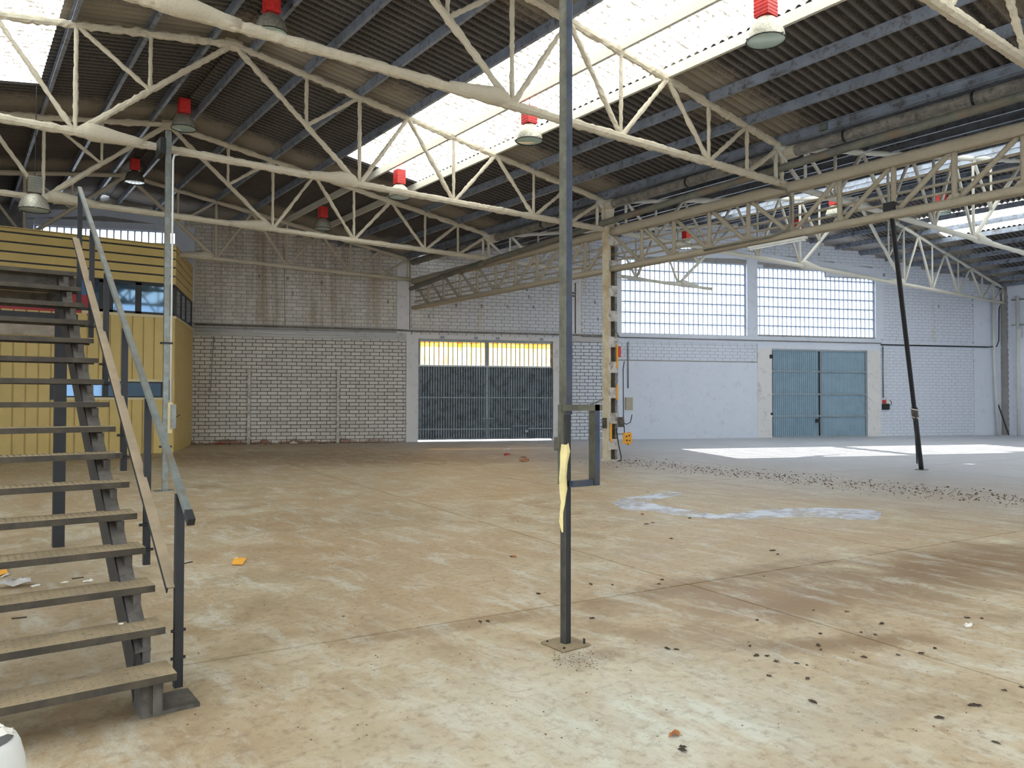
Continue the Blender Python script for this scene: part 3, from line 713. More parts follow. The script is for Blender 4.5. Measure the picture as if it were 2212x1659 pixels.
c = thing('battened_column', (XG, 14.45, 0), 'cream battened column of two channels standing under the girder', 'column')
xa, xb, ya, yb = XG-.13, XG+.17, 14.33, 14.57
def chan(x, sg):
    b = MB(); o = sg
    pts = [(x, ya), (x, yb), (x+o*.075, yb), (x+o*.075, yb-.012), (x+o*.012, yb-.012), (x+o*.012, ya+.012), (x+o*.075, ya+.012), (x+o*.075, ya)]
    n = len(pts); return b.add([(p, q, 0) for p, q in pts]+[(p, q, 6.1) for p, q in pts], [(i, (i+1) % n, n+(i+1) % n, n+i) for i in range(n)]+[tuple(range(n)), tuple(range(2*n-1, n-1, -1))])
part('channel', chan(xa, 1), m_conc, c); part('channel', chan(xb, -1), m_pipe, c)  # right channel in a darker material, for the shade inside the column
z = .30
for k in range(9):
    for y in (ya-.012, yb): part('batten_plate', MB().box(xa-.004, xb+.004, y-.001, y+.011, z+rnd.uniform(-.01, .01), z+.28+rnd.uniform(-.01, .01)), m_conc2, c)
    z += .665
part('base_foam', MB().box(xa-.03, xb+.03, ya-.03, yb+.03, 0, .035), m_conc2, c)
part('head_bracket', MB().lumpy((XG, 14.45, 6.05), (XG, 14.45, 6.57), .24, .24, .12, .1), m_foam, c)
t = solo('protective_strip', MB().bar((xb-.03, ya-.035, 2.42), (xb-.03, ya-.035, 3.02), .05, .02, (0, 1, 0)), m_orange, (xb, ya, 2.42), 'upper orange corner strip on the battened column', 'strip', 'orange corner strips on the column')
solo('protective_strip', MB().bar((xb-.03, ya-.035, 1.58), (xb-.03, ya-.035, 1.98), .05, .02, (0, 1, 0)), m_orange, (xb, ya, 1.58), 'middle orange corner strip on the battened column', 'strip', 'orange corner strips on the column')
solo('warning_tag', MB().box(xb-.0, xb+.08, ya-.06, ya-.03, 2.70, 2.98), m_red, (xb, ya, 2.70), 'small red tag fixed high on the battened column', 'tag')
solo('protective_strip', MB().bar((xa+.045, ya-.035, .50), (xa+.045, ya-.035, .98), .05, .02, (0, 1, 0)), m_orange, (xa, ya, .5), 'low worn orange strip near the foot of the battened column', 'strip', 'orange corner strips on the column')

gt = thing('gutter_pipe', (XG, 8, 6.7), 'thick dusty pipe running along the valley above the girder', 'pipe')
part('pipe_run', MB().tube([(XG, -2.8, 6.70), (XG, 24.9, 6.70)], .115, 14), m_pipe, gt)
for y in TY[:-1]: part('sleeve', MB().tube([(XG, y-.25, 6.70), (XG, y+.25, 6.70)], .132, 14), m_foam, gt)
for y in (5.6, 7.9, 11.8, 17.2, 22.4): part('clamp', MB().tube([(XG, y-.02, 6.70), (XG, y+.02, 6.70)], .13, 14), m_black, gt)
dp = thing('drain_pipe', (XG-.1, 8, 6.4), 'long green grey drain pipe sloping down along the girder to the end wall', 'pipe')
ptd = [(XG-.215, y_, z_) for y_, z_ in ((3.0, 6.47), (7.8, 6.39), (14.6, 6.19), (16.2, 6.10), (20, 5.95), (22.4, 5.82), (24.7, 5.66))]
part('pipe_run', MB().tube(ptd, .08, 12), m_pipe2, dp)
for k in (2, 4, 5):
    p = Vector(ptd[k]); part('pipe_collar', MB().tube([p+Vector((0, -.12, .004)), p+Vector((0, .12, -.004))], .1, 12), m_pipe, dp)
for k, (dz, dx) in enumerate(((6.98, -.16), (6.93, -.05))):
    solo('conduit', MB().tube([(XG+dx, -2.8, dz), (XG+dx, 25.2, dz)], .014, 6), m_galv, (XG+dx, 10, dz), 'thin %s conduit above the thick valley pipe' % ('upper' if k == 0 else 'lower'), 'conduit', 'conduits along the valley')
for k, (dz, dx) in enumerate(((5.62, .10), (5.40, .12), (5.22, .06))):
    solo('service_pipe', MB().tube([(XG+dx, 3.9, dz), (XG+dx, 24.9, dz)], .024, 6), m_foam2, (XG+dx, 10, dz), '%s foam dusted pipe threaded through the lattice girder' % ('upper', 'middle', 'lower')[k], 'pipe', 'service pipes inside the girder')
solo('cable_box', MB().box(XG-.26, XG-.1, 8.15, 8.3, 6.86, 7.0), m_galv, (XG-.2, 8.2, 6.86), 'small grey junction box on the conduits above the valley pipe', 'junction box')
# cable looping down the girder near its middle
cb = MB().tube([(XG-.15, 9.5, 6.05), (XG-.2, 9.1, 5.9), (XG-.18, 8.98, 5.7), (XG-.17, 8.98, 5.2), (XG-.18, 9.1, 5.06), (XG-.17, 9.5, 4.99), (XG-.17, 11.2, 4.98)], .022, 6); cb.smooth = True
solo('electric_cable', cb, m_pipe2, (XG-.17, 9, 5), 'bent grey cable dropping over the face of the lattice girder', 'cable')
# fluorescent fitting under the girder
ft = thing('fluorescent_light', (XG, 9.43, 4.86), 'white fluorescent tube fitting hung under the girder in front of the windows', 'light fitting')
part('light_body', MB().box(XG-.05, XG+.05, 8.75, 10.12, 4.855, 4.905), m_white, ft)
part('tube_lamp', MB().tube([(XG-.02, 8.8, 4.835), (XG-.02, 10.07, 4.835)], .016, 8), m_tube, ft)
for y in (8.8, 10.05): part('lamp_holder', MB().box(XG-.04, XG+.02, y-.02, y+.02, 4.81, 4.86), m_white, ft)

# ------------------------------------------------------------------ high-bay lamps
def lamp(loc, label, housing=m_red, refl=m_alu, sc=1., roofz_=None, hh=.33, tilt=0):
    x, y, z = loc
    t = thing('high_bay_lamp', (x, y, z), label, 'lamp', 'high bay lamps hung from the roofs')
    pr = [(.265*sc, .0), (.262*sc, .03), (.245*sc, .12), (.20*sc, .23), (.13*sc, .30), (.085*sc, .33), (.0, .335)]
    r1 = MB().lathe((x, y, z), pr, 24); r1.smooth = True
    rf = part('reflector', r1, refl, t)
    rm = MB().tube([(x+.268*sc*math.cos(2*math.pi*k/24), y+.268*sc*math.sin(2*math.pi*k/24), z) for k in range(25)], .009, 6, cap=False); part('rim', rm, m_black, rf)
    gl = MB().lathe((x, y, z+.008), [(.262*sc, 0), (.2*sc, -.008), (.0, -.012)], 24); gl.smooth = True; part('glass', gl, m_lamp, t)
    for k in (0, 1, 2): 
        a = k*2.1+.5; part('clip', MB().box(x+.27*sc*math.cos(a)-.012, x+.27*sc*math.cos(a)+.012, y+.27*sc*math.sin(a)-.012, y+.27*sc*math.sin(a)+.012, z-.02, z+.02), m_galv, rf)
    if housing:
        w = .115*sc; h0 = z+.335; ho = MB()
        ho.box(x-w, x+w, y-w, y+w, h0, h0+hh)
        hs = part('gear_housing', ho, housing, t)
        for k in range(6): part('cooling_fin', MB().box(x-w-.006, x+w+.006, y-w-.006, y+w+.006, h0+.03+k*hh/6.5, h0+.038+k*hh/6.5), housing, hs)
        topz = h0+hh
    else: topz = z+.335
    rz_ = roofz_ if roofz_ else roofz(x)-.2
    part('hanger', MB().tube([(x, y, topz-.01), (x+.01, y, rz_)], .008, 6), m_black, t)
    return t
lamp((4.25, 12.44, 7.66), 'largest red capped lamp under the ridge, at the top of the picture')
lamp((4.25, 18.26, 7.74), 'red capped lamp under the ridge, second of the ridge row, with a pale green glass')
lamp((4.25, 23.9, 7.80), 'red capped lamp with a dark reflector, farthest of the ridge row', refl=m_alud)
lamp((9.14, 6.36, 6.62), 'red capped lamp hanging top right of the slender post, its glass catching light')
lamp((9.14, 11.75, 6.68), 'red capped lamp silhouetted against the skylight left of the slender post')
lamp((9.14, 17.1, 6.70), 'red capped lamp seen just above a truss chord at the far end of the skylight', hh=.36)
lamp((9.14, 22.0, 6.78), 'small far red capped lamp over the stained end wall')
lamp((1.36, 17.85, 5.36), 'grey lamp without a red cap hung low above the yellow office', housing=m_pipe2, sc=1.05)
lamp((23.2, 13.6, 7.62), 'lamp of the right nave behind the girder, with a bluish glass')
lamp((22.5, 19.2, 7.35), 'lamp of the right nave whose red cap shows left in the girder lattice')
lamp((25.1, 11.1, 7.45), 'lamp of the right nave whose red cap shows right in the girder lattice', hh=.3)
lamp((25.8, 16.6, 7.75), 'lamp of the right nave half hidden by the girder bottom chord')

# ------------------------------------------------------------------ slender post with bracket frame
P = Vector((3.262, 3.80, 0))
sp = thing('steel_post', P, 'slender dark square steel post with a rectangular bracket, alone in mid floor', 'post')
def sq(b, x, y, a, z0, z1, bx=None):
    h = a/2; e = a*.14; pts = [(-h+e, -h), (h-e, -h), (h, -h+e), (h, h-e), (h-e, h), (-h+e, h), (-h, h-e), (-h, -h+e)]
    b.add([(x+p, y+q, z0) for p, q in pts]+[(x+p, y+q, z1) for p, q in pts], [(i, (i+1) % 8, 8+(i+1) % 8, 8+i) for i in range(8)]+[tuple(range(7, -1, -1)), tuple(range(8, 16))]); return b
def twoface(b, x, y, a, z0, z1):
    # left (minus x) face in a lit olive, the others darker: light put into the colour
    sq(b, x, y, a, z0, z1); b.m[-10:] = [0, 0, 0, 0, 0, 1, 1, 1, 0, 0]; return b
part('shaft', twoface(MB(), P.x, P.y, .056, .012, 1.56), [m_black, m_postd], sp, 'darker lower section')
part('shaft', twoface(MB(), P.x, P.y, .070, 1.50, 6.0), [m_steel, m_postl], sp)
part('base_plate', MB().box(P.x-.115, P.x+.115, P.y-.115, P.y+.115, .004, .014), [m_tread], sp)
part('packing_plate', MB().box(P.x-.105, P.x+.105, P.y-.11, P.y+.1, 0, .004), m_black, sp)
for dx, dy in ((-.085, -.085), (.085, -.085), (-.085, .085), (.085, .085)):
    b = MB().tube([(P.x+dx, P.y+dy, .012), (P.x+dx, P.y+dy, .022 if dx < 0 or dy > 0 else .045)], .008, 6); part('anchor_bolt', b, m_black, sp)
for zz in (2.28, 2.30): part('stud', MB().tube([(P.x+.03, P.y-.03, zz), (P.x+.055, P.y-.03, zz)], .006, 6), m_black, sp)
# bracket frame: a welded rectangle of flats, set across the post
fx0, fx1, fy0, fy1 = 3.165, 3.475, 3.715, 3.765
fr = sp
part('bracket_bar', MB().box(fx0-.008, fx0+.014, fy0+.01, fy1-.01, 1.055, 1.565), m_postl, fr)
part('bracket_bar', MB().box(fx0, fx1+.035, fy0, fy1, 1.525, 1.565), m_postl, fr)
rb = MB().box(fx1-.03, fx1+.012, fy0, fy1+.012, 1.03, 1.565); rb.m[2] = 1  # front face painted in the dark, sky-tinted copy of the steel
part('bracket_bar', rb, [m_postl, m_steel], fr)
part('bracket_bar', MB().box(P.x, fx1, fy0+.01, fy1, 1.03, 1.07), m_steel, fr)
part('hook', MB().bar((3.115, 3.72, 1.36), (3.115, 3.72, 1.275), .012, .03, (1, 0, 0)).bar((3.115, 3.72, 1.28), (3.165, 3.72, 1.275), .03, .012), m_postl, fr)
part('spike', MB().tube([(fx1-.05, 3.74, 1.565), (fx1+.12, 3.80, 1.60)], .005, 6), m_postl, fr)
# yellow tape hanging from the hook
tp = MB(); zs = [1.315, 1.26, 1.18, 1.10, 1.02, .95, .88, .82, .76]
for k, zz in enumerate(zs):
    w = [.06, .075, .07, .066, .055, .045, .035, .022, .006][k]; cx = 3.170-.004*k+.006*math.sin(k*1.7)
    tp.v += [(cx-w/2, 3.70+.006*math.sin(k*2.), zz), (cx+.002, 3.688-.006*(k % 2), zz-.004), (cx+w/2, 3.70-.006*math.sin(k*2.), zz+.006)]
for k in range(len(zs)-1):
    for j in range(2): tp.f.append((3*k+j, 3*k+j+1, 3*k+j+4, 3*k+j+3)); tp.m.append(0)
solo('barrier_tape', tp, m_yelt, (3.2, 3.70, .76), 'faded yellow tape hanging from the hook of the slender post', 'tape')

# ------------------------------------------------------------------ leaning black pole on the right
A = Vector((17.93, 8.42, 0)); Bp = Vector((XG+.02, 7.03, 5.0)); dv = (Bp-A).normalized()
lp = thing('leaning_pole', A, 'long black pole leaning from the floor of the right nave up to the girder', 'pole')
part('pole_tube', MB().tube([A+dv*.03, A.lerp(Bp, .26)], .052, 8), m_black, lp)
part('pole_tube', MB().tube([A.lerp(Bp, .255), Bp], .045, 8), m_black, lp)
part('foot_plate', MB().box(A.x-.12, A.x+.12, A.y-.1, A.y+.1, 0, .015), m_galv, lp)
ck = A.lerp(Bp, .245); part('rope_wrap', MB().tube([ck-dv*.02, ck+dv*.25], .068, 8), m_strg, lp)
for k in (0, .23): part('rope_turn', MB().tube([ck+dv*k+Vector((.08*math.cos(a), .08*math.sin(a), .02*math.sin(a))) for a in [i*math.pi/4 for i in range(9)]], .012, 6), m_paper, lp)
solo('electric_cable', MB().tube([ck+Vector((-.08, -.05, 0)), ck+Vector((-.11, -.06, -.5)), ck+Vector((-.07, -.06, -.95)), ck+Vector((-.02, -.04, -1.0))], .014, 6), m_cable, ck, 'black cable end dangling beside the leaning pole', 'cable')
solo('pole_bracket', MB().box(XG-.1, XG+.1, 6.93, 7.13, 5.06, 5.22), m_black, (XG, 7.03, 5.06), 'black bracket on the girder at the head of the leaning pole', 'bracket')

# ------------------------------------------------------------------ left galvanised pole, conduit and switch
G = Vector((3.06, 14.22, 0))
gp_ = thing('galvanised_pole', G, 'tall galvanised channel pole in front of the yellow office corner', 'pole')
b = MB(); zt = 6.28
b.prof(G+Vector((0, 0, .01)), G+Vector((0, 0, zt)), [(-.05, 0), (.05, 0), (.05, .012), (-.038, .012), (-.038, .05), (-.05, .05)], side=(1, 0, 0)); part('channel', MB().box(G.x-.045, G.x+.045, G.y-.03, G.y+.03, .01, zt), m_galv, gp_)
part('base_plate', MB().box(G.x-.17, G.x+.13, G.y-.12, G.y+.12, 0, .012), m_galv, gp_)
part('head_clamp', MB().box(G.x-.14, G.x-.045, G.y-.05, G.y+.32, 5.86, 6.14), m_black, gp_)
for zz in (.75, 2.55): part('band_clamp', MB().box(G.x-.09, G.x+.10, G.y-.05, G.y+.05, zz, zz+.03), m_black, gp_)
cd = MB().tube([(G.x+.075, G.y-.02, 1.5), (G.x+.075, G.y-.02, 5.78), (G.x+.10, G.y, 5.88), (G.x+.2, G.y+.15, 5.95)], .018, 8); cd.smooth = True
solo('conduit', cd, m_white, (G.x+.075, G.y, 1.5), 'cream plastic conduit clipped beside the galvanised pole', 'conduit')
sw = thing('switch_box', (G.x+.12, G.y-.03, 1.0), 'grey switch box strapped to the lower part of the galvanised pole', 'switch box')
part('backing_plate', MB().box(G.x+.03, G.x+.10, G.y-.05, G.y-.03, 1.0, 1.53), m_yelw, sw)
part('box_body', MB().box(G.x+.07, G.x+.15, G.y-.10, G.y-.03, 1.08, 1.5), m_galv, sw)
part('lever', MB().tube([(G.x+.15, G.y-.07, 1.27), (G.x+.22, G.y-.09, 1.32)], .007, 6), m_black, sw)

# ------------------------------------------------------------------ stairs
st = thing('steel_staircase', (.4, 6, 0), 'open steel staircase with dusty checker plate treads climbing to the yellow office', 'staircase')
TX0, TX1 = -.22, .95
yk = lambda k: 4.10+.2587*k
zk = lambda k: .22+.1693*k
for k in range(16):
    y, z = yk(k), zk(k); b = MB()
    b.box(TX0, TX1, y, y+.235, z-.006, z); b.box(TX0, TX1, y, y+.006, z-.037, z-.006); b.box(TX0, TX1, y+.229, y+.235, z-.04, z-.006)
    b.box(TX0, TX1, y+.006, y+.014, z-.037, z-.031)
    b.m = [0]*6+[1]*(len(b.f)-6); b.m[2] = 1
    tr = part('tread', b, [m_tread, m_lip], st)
    r = MB()
    if k < 7:
        nx = 34; ny = 6
        for i in range(nx):
            for j in range(ny):
                cx = TX0+.02+(TX1-TX0-.04)*(i+.5)/nx; cy = y+.012+.21*(j+.5)/ny; L = .011; a = R(45) if (i+j) % 2 else R(-45)
                dx, dy = L*math.cos(a), L*math.sin(a); nx_, ny_ = -math.sin(a)*.003, math.cos(a)*.003
                r.add([(cx-dx, cy-dy, z), (cx+nx_, cy+ny_, z+.0018), (cx+dx, cy+dy, z), (cx-nx_, cy-ny_, z+.0018)], [(0, 3, 2, 1)])
        part('tread_pattern', r, m_tread, tr, kind='stuff')
def beam_line(x0, x1, y0, y1, dz0, h):
    z = lambda y: .22+(y-4.10)*.6544
    return MB().hexa([(x0, y0, z(y0)+dz0-h), (x1, y0, z(y0)+dz0-h), (x1, y1, z(y1)+dz0-h), (x0, y1, z(y1)+dz0-h), (x0, y0, z(y0)+dz0), (x1, y0, z(y0)+dz0), (x1, y1, z(y1)+dz0), (x0, y1, z(y1)+dz0)])
for nm, x0 in (('r', .80), ('l', -.16)):
    sm = beam_line(x0, x0+.008, 4.38, 8.1, -.125, .25); sg = part('stringer', sm, m_black, st)  # web coloured black for the shade on it, flanges greyer where lit
    part('stringer_flange', beam_line(x0+.008, x0+.085, 4.38, 8.1, -.125, .008), m_strg, sg)
    part('stringer_flange', beam_line(x0+.008, x0+.085, 4.38, 8.1, -.367, .008), m_strg, sg)
    for k in range(16):
        y, z = yk(k), zk(k)
        # folded bracket plate carrying each tread on the stringer
        zb = z-.165-.045
        zb = max(zb, .02) if k else .02
        b = MB().box(x0+.045, x0+.085, y+.035, y+.043, (z-.185 if k else .02), z-.045)
        b.add([(x0+.045, y+.035, z-.185 if k else .02), (x0+.045, y+.22, z-.05 if k else z-.05), (x0+.045, y+.035, z-.045)], [(0, 1, 2)])
        part('tread_bracket', b, m_strg, st)
    part('foot', MB().box(x0+.0, x0+.10, 4.17, 4.36, .02, .17), m_strg, st)
part('base_plate', MB().box(.80, 1.08, 4.17, 4.42, 0, .02), m_strg, st)
part('base_plate', MB().box(-.22, .02, 4.17, 4.42, 0, .02), m_strg, st)
# landing and supports
part('landing_deck', MB().box(-2.4, .97, 8.21, 9.70, 2.735, 2.76), m_tread, st)
for y0 in (8.21, 9.60): part('landing_beam', MB().box(-2.4, .97, y0, y0+.09, 2.60, 2.735), m_strg, st)
for x0 in (-2.3, -1.2, -.1, .86): part('landing_joist', MB().box(x0, x0+.08, 8.3, 9.6, 2.61, 2.735), m_black, st)
part('landing_post', MB().box(.935, 1.045, 9.50, 9.61, 0, 2.735), m_black, st)
part('landing_post', MB().box(-2.25, -2.14, 9.50, 9.61, 0, 2.60), m_black, st)
# railing
RXx = 1.04
zr_top = lambda y: 1.0+(y-4.30)*.6195
zr_mid = lambda y: .565+(y-4.47)*.635
for k, y in enumerate((4.47, 5.32, 6.14, 6.97, 7.78, 8.60)):
    b = MB().box(RXx-.02, RXx+.02, y-.02, y+.02, (-.0 if k == 0 else zk((y-4.10)/.2587)-.48), zr_top(y)-.03)
    if k == 0: b = MB().box(RXx-.022, RXx+.022, 4.45, 4.494, .02, zr_top(4.47)-.03)
    if k == 5: b = MB().box(RXx-.02, RXx+.02, y-.02, y+.02, 2.50, zr_top(y)-.03)
    rp = part('railing_post', b, m_black, st)
    if k and k < 5:
        z0 = zk((y-4.10)/.2587)-.38
        for dz in (0, .16): part('bolt', MB().tube([(RXx-.05, y-.03, z0+dz), (RXx+.035, y-.03, z0+dz)], .009, 6), m_black, rp)
    if k == 0:
        for dz in (.18, .33): part('bolt', MB().tube([(RXx-.04, 4.46, dz), (RXx+.035, 4.46, dz)], .009, 6), m_black, rp)
part('handrail', MB().bar((RXx, 4.27, zr_top(4.27)), (RXx, 8.66, zr_top(8.66)), .034, .036), m_galv, st)
part('handrail_end', MB().bar((RXx, 4.22, zr_top(4.22)), (RXx, 4.29, zr_top(4.29)), .038, .042), m_black, st)
ys = (4.47, 5.32, 6.14, 6.97, 7.78, 8.60)
for a, b_ in zip(ys, ys[1:]):
    part('knee_rail', MB().bar((RXx-.035, a, zr_mid(a)), (RXx-.035, b_, zr_mid(b_)), .055, .012), m_dustbar, st)
    part('knee_rail', MB().bar((RXx-.06, a, zr_mid(a)-.014), (RXx-.06, b_, zr_mid(b_)-.014), .006, .03), m_black, st)

# ------------------------------------------------------------------ yellow office cabin
Yb = 24.21; CX = 5.43; ZBX = 6.14
# side face runs to the far wall where the photograph shows it meet
far = ws(-7.62, 0, .04); sd = Vector((far.x-CX, far.y-Yb, 0)); SLn = sd.length; sd.normalize(); sn = Vector((sd.y, -sd.x, 0))
of = thing('site_office', (0, Yb, 0), 'two storey ochre clad office cabin built into the corner behind the stairs', 'office cabin')
XL = -5.6
def front(b, x0, x1, z0, z1, o=0., t=.04): return b.box(x0, x1, Yb-o, Yb-o+t, z0, z1)
def side(b, s0, s1, z0, z1, o=0., t=.04):
    q = lambda s, oo, z: Vector((CX, Yb, z))+sd*s+sn*oo
    return b.hexa([q(s0, o, z0), q(s1, o, z0), q(s1, o-t, z0), q(s0, o-t, z0), q(s0, o, z1), q(s1, o, z1), q(s1, o-t, z1), q(s0, o-t, z1)])
part('core_wall', MB().hexa([(XL, Yb+.06, 0), (CX-.04, Yb+.06, 0), tuple(far+Vector((-.1, 0, 0))), (XL, Yb+5.5, 0), (XL, Yb+.06, ZBX-.03), (CX-.04, Yb+.06, ZBX-.03), (far.x-.1, far.y, ZBX-.03), (XL, Yb+5.5, ZBX-.03)]), m_frameb, of)
# upper storey: horizontal cladding planks with a folded edge
z = 4.97; ph = (ZBX-4.97)/4.5
k = 0
while z < ZBX-.02:
    z1 = min(z+ph, ZBX)
    b = MB(); b.box(XL, CX+.02, Yb-.045, Yb+.06, z+.035, z1-.014); b.box(XL, CX+.0, Yb-.0, Yb+.06, z-.012, z+.035, 1)
    part('cladding_plank', b, [m_yel, m_frameb], of); side_b = MB(); side(side_b, 0, SLn, z+.02, z1-.012, .02, .06); part('cladding_plank', side_b, m_yel, of)
    part('plank_joint', MB().box(XL, CX+.022, Yb-.012, Yb, z1-.014, z1-.002), m_frameb, of)
    z = z1; k += 1
part('roof_trim', MB().box(XL, CX+.04, Yb-.05, Yb+.1, ZBX, ZBX+.03), m_yel, of)
sb_ = MB(); side(sb_, 0, SLn, ZBX, ZBX+.03, .05, .15); part('roof_trim', sb_, m_yelw, of)
# window band of the upper storey
fz0, fz1 = 4.06, 4.97
bf = MB(); front(bf, XL, CX+.0, fz1-.07, fz1, .03, .06); front(bf, XL, CX, fz0, fz0+.07, .03, .06)
for xa_, xb_ in ((3.16, 3.32), (3.42, 3.78), (4.36, 4.52), (5.16, CX)): front(bf, xa_, xb_, fz0, fz1, .03, .06)
wfm = part('window_frame', bf, m_frameb, of)
for xa_, xb_ in ((3.32, 3.42), (3.78, 4.36), (4.52, 5.16)):
    part('window_pane', front(MB(), xa_, xb_, fz0+.07, fz1-.07, .005, .01), m_glass, wfm)
part('door_panel', front(MB(), 1.9, 3.16, 4.50, fz1-.02, .028, .03), m_blue, of, 'blue panel'); part('door_panel', front(MB(), XL, 3.16, 3.93, 4.50, .028, .03), m_redp, of, 'red panel')
part('dark_panel', front(MB(), XL, 1.9, 4.50, fz1, .02, .03), m_frameb, of)
bs = MB(); side(bs, .12, SLn-.25, fz1-.06, fz1, .03, .06); side(bs, .12, SLn-.25, fz0, fz0+.06, .03, .06)
q4 = [.12, 1.25, 2.3, SLn-.35]
for q in q4: side(bs, q, q+.10, fz0, fz1, .03, .06)
wf2 = part('window_frame', bs, m_frameb, of)
for q, r_ in zip(q4, q4[1:]): part('window_pane', side(MB(), q+.1, r_, fz0+.06, fz1-.06, .01, .01), m_glass, wf2)
part('corner_post', front(MB(), CX-.02, CX+.03, fz0, fz1, .04, .1), m_frameb, of)
# lower storey: vertical ribbed cladding planks
part('sill_trim', front(MB(), 3.0, CX+.03, 3.98, 4.06, .05, .1), m_yelw, of); ss_ = MB(); side(ss_, 0, SLn, 3.98, 4.06, .05, .1); part('sill_trim', ss_, m_yelw, of)
part('fascia_board', front(MB(), XL, 2.66, 3.30, 3.64, .10, .08), m_board, of)
part('fascia_void', front(MB(), XL, 2.9, 3.64, 3.93, .07, .05), m_frameb, of)
x = CX; pwid = .288
wx0, wx1, wz0, wz1 = 2.45, 5.20, 1.56, 2.16
while x > XL:
    x0 = x-pwid
    for z0, z1 in (((.0, wz0), (wz1, 3.98)) if (x0 < wx1 and x > wx0) else ((.0, 3.98),)):
        b = MB().box(x0+.026, x-.006, Yb-.035, Yb+.06, z0, z1); b.box(x0, x0+.022, Yb-.002, Yb+.06, z0, z1)
        part('cladding_plank', b, m_yel, of)
    x = x0
ns = int(SLn/.25); pw2 = SLn/ns
for k in range(ns):
    b = MB(); side(b, k*pw2+.005, (k+1)*pw2-.016, 0 if k < ns-1 else .12, 3.98, .022, .08); side(b, (k+1)*pw2-.016, (k+1)*pw2+.005, 0, 3.98, .0, .05)
    part('cladding_plank', b, m_yel, of)
lw = part('window_frame', MB().box(wx0, wx1, Yb-.05, Yb-.0, wz0, wz0+.07).box(wx0, wx1, Yb-.05, Yb, wz1-.07, wz1).box(wx0, wx0+.08, Yb-.05, Yb, wz0, wz1).box(wx1-.06, wx1, Yb-.05, Yb, wz0, wz1), m_yelw, of)
part('window_pane', front(MB(), wx0+.08, wx1-.06, wz0+.07, wz1-.07, .0, .01), m_glass, lw)
part('pane_edge', MB().box(wx0+.08, wx1-.06, Yb-.03, Yb-.01, wz0+.07, wz0+.11).box(wx0+.08, wx1-.06, Yb-.03, Yb-.01, wz1-.11, wz1-.07).box(wx1-.12, wx1-.06, Yb-.03, Yb-.01, wz0+.1, wz1-.1), m_frameb, lw)

# ------------------------------------------------------------------ far wall fittings
solo('wall_post', MB().bar(ws(-5.7, 0, .10), ws(-5.70, 2.62, .10), .10, .10, WD), m_conc2, ws(-5.7, 0, .1), 'short white painted steel post against the brick wall, left of the two', 'post', 'short posts against the brick wall')
solo('wall_post', MB().bar(ws(-2.62, 0, .10), ws(-2.62, 2.65, .10), .10, .10, WD), m_conc2, ws(-2.62, 0, .1), 'short white painted steel post against the brick wall, right of the two', 'post', 'short posts against the brick wall')
def run(name, pts, r, mat, label, cat, grp=None):
    b = MB().tube(pts, r, 8); b.smooth = True; return solo(name, b, mat, pts[0], label, cat, grp)
run('wall_conduit', [ws(-7.5, 4.20, .09), ws(-.6, 4.17, .09), ws(.2, 4.14, .09), ws(8.3, 4.13, .12)], .035, m_pipe, 'dark pipe along the top of the concrete band left of the column', 'conduit', 'conduits on the end wall')
run('wall_conduit', [ws(-7.5, 3.98, .10), ws(-2.5, 3.95, .10)], .028, m_white, 'white conduit on the concrete band over the brick panel', 'conduit', 'conduits on the end wall')
run('wall_conduit', [ws(-7.5, 3.86, .10), ws(-1.7, 3.84, .10)], .022, m_white, 'lower white conduit under the concrete band over the brick panel', 'conduit', 'conduits on the end wall')
run('wall_conduit', [ws(8.3, 4.08, .10), ws(14, 4.08, .10), ws(20.6, 4.08, .10)], .02, m_pipe, 'thin conduit under the sills of the two barred windows', 'conduit', 'conduits on the end wall')
run('wall_conduit', [ws(20.6, 4.02, .09), ws(26.3, 4.02, .09)], .03, m_black, 'black pipe along the wall right of the blue gate', 'conduit', 'conduits on the end wall')
run('wall_conduit', [ws(8.72, 3.9, .05), ws(8.72, 2.05, .05)], .022, m_pipe, 'grey conduit dropping beside the column above the beige cabinet', 'conduit', 'conduits on the end wall')
run('wall_conduit', [ws(20.72, 3.95, .06), ws(20.72, 1.68, .06)], .025, m_galv, 'conduit dropping to the fuse panel right of the blue gate', 'conduit', 'conduits on the end wall')
run('wall_cable', [ws(-.02, 6.9, .03), ws(-.02, 4.2, .03)], .012, m_cable, 'thin dark cable hanging down the wall corner beside the girder end', 'cable')
run('wall_cable', [ws(-4.55, 7.0, .04), ws(-4.5, 4.2, .04)], .010, m_pipe, 'thin cable hanging on the stained upper wall', 'cable')
run('wall_cable', [ws(6.5, 6.2, .04), ws(6.5, 4.2, .04)], .016, m_black, 'dark cable on the upper wall right of the slender post', 'cable')
run('wall_conduit', [ws(-6.9, 3.8, .04), ws(-7.0, 1.8, .04)], .012, m_galv, 'thin rod hanging on the brick panel near the office', 'conduit', 'conduits on the end wall')
cb_ = thing('wall_cabinet', ws(8.74, 1.17, .05), 'beige electric cabinet on the pale wall right of the column', 'cabinet')
part('cabinet_body', MB().bar(ws(8.60, 1.43, .06), ws(8.90, 1.43, .06), .08, .50), m_cab, cb_)
part('cabinet_door', MB().bar(ws(8.62, 1.43, .105), ws(8.88, 1.43, .105), .012, .46), m_cab, cb_)
fp = thing('fuse_panel', ws(20.85, 1.15, .05), 'dark fuse panel with red and white sockets right of the blue gate', 'fuse panel')
part('panel_body', MB().bar(ws(20.68, 1.30, .05), ws(21.02, 1.30, .05), .08, .26), m_black, fp)
part('socket', MB().bar(ws(20.70, 1.52, .05), ws(20.83, 1.52, .05), .08, .14), m_red, fp)
part('socket', MB().bar(ws(20.86, 1.53, .05), ws(21.02, 1.53, .05), .09, .18), m_white, fp)
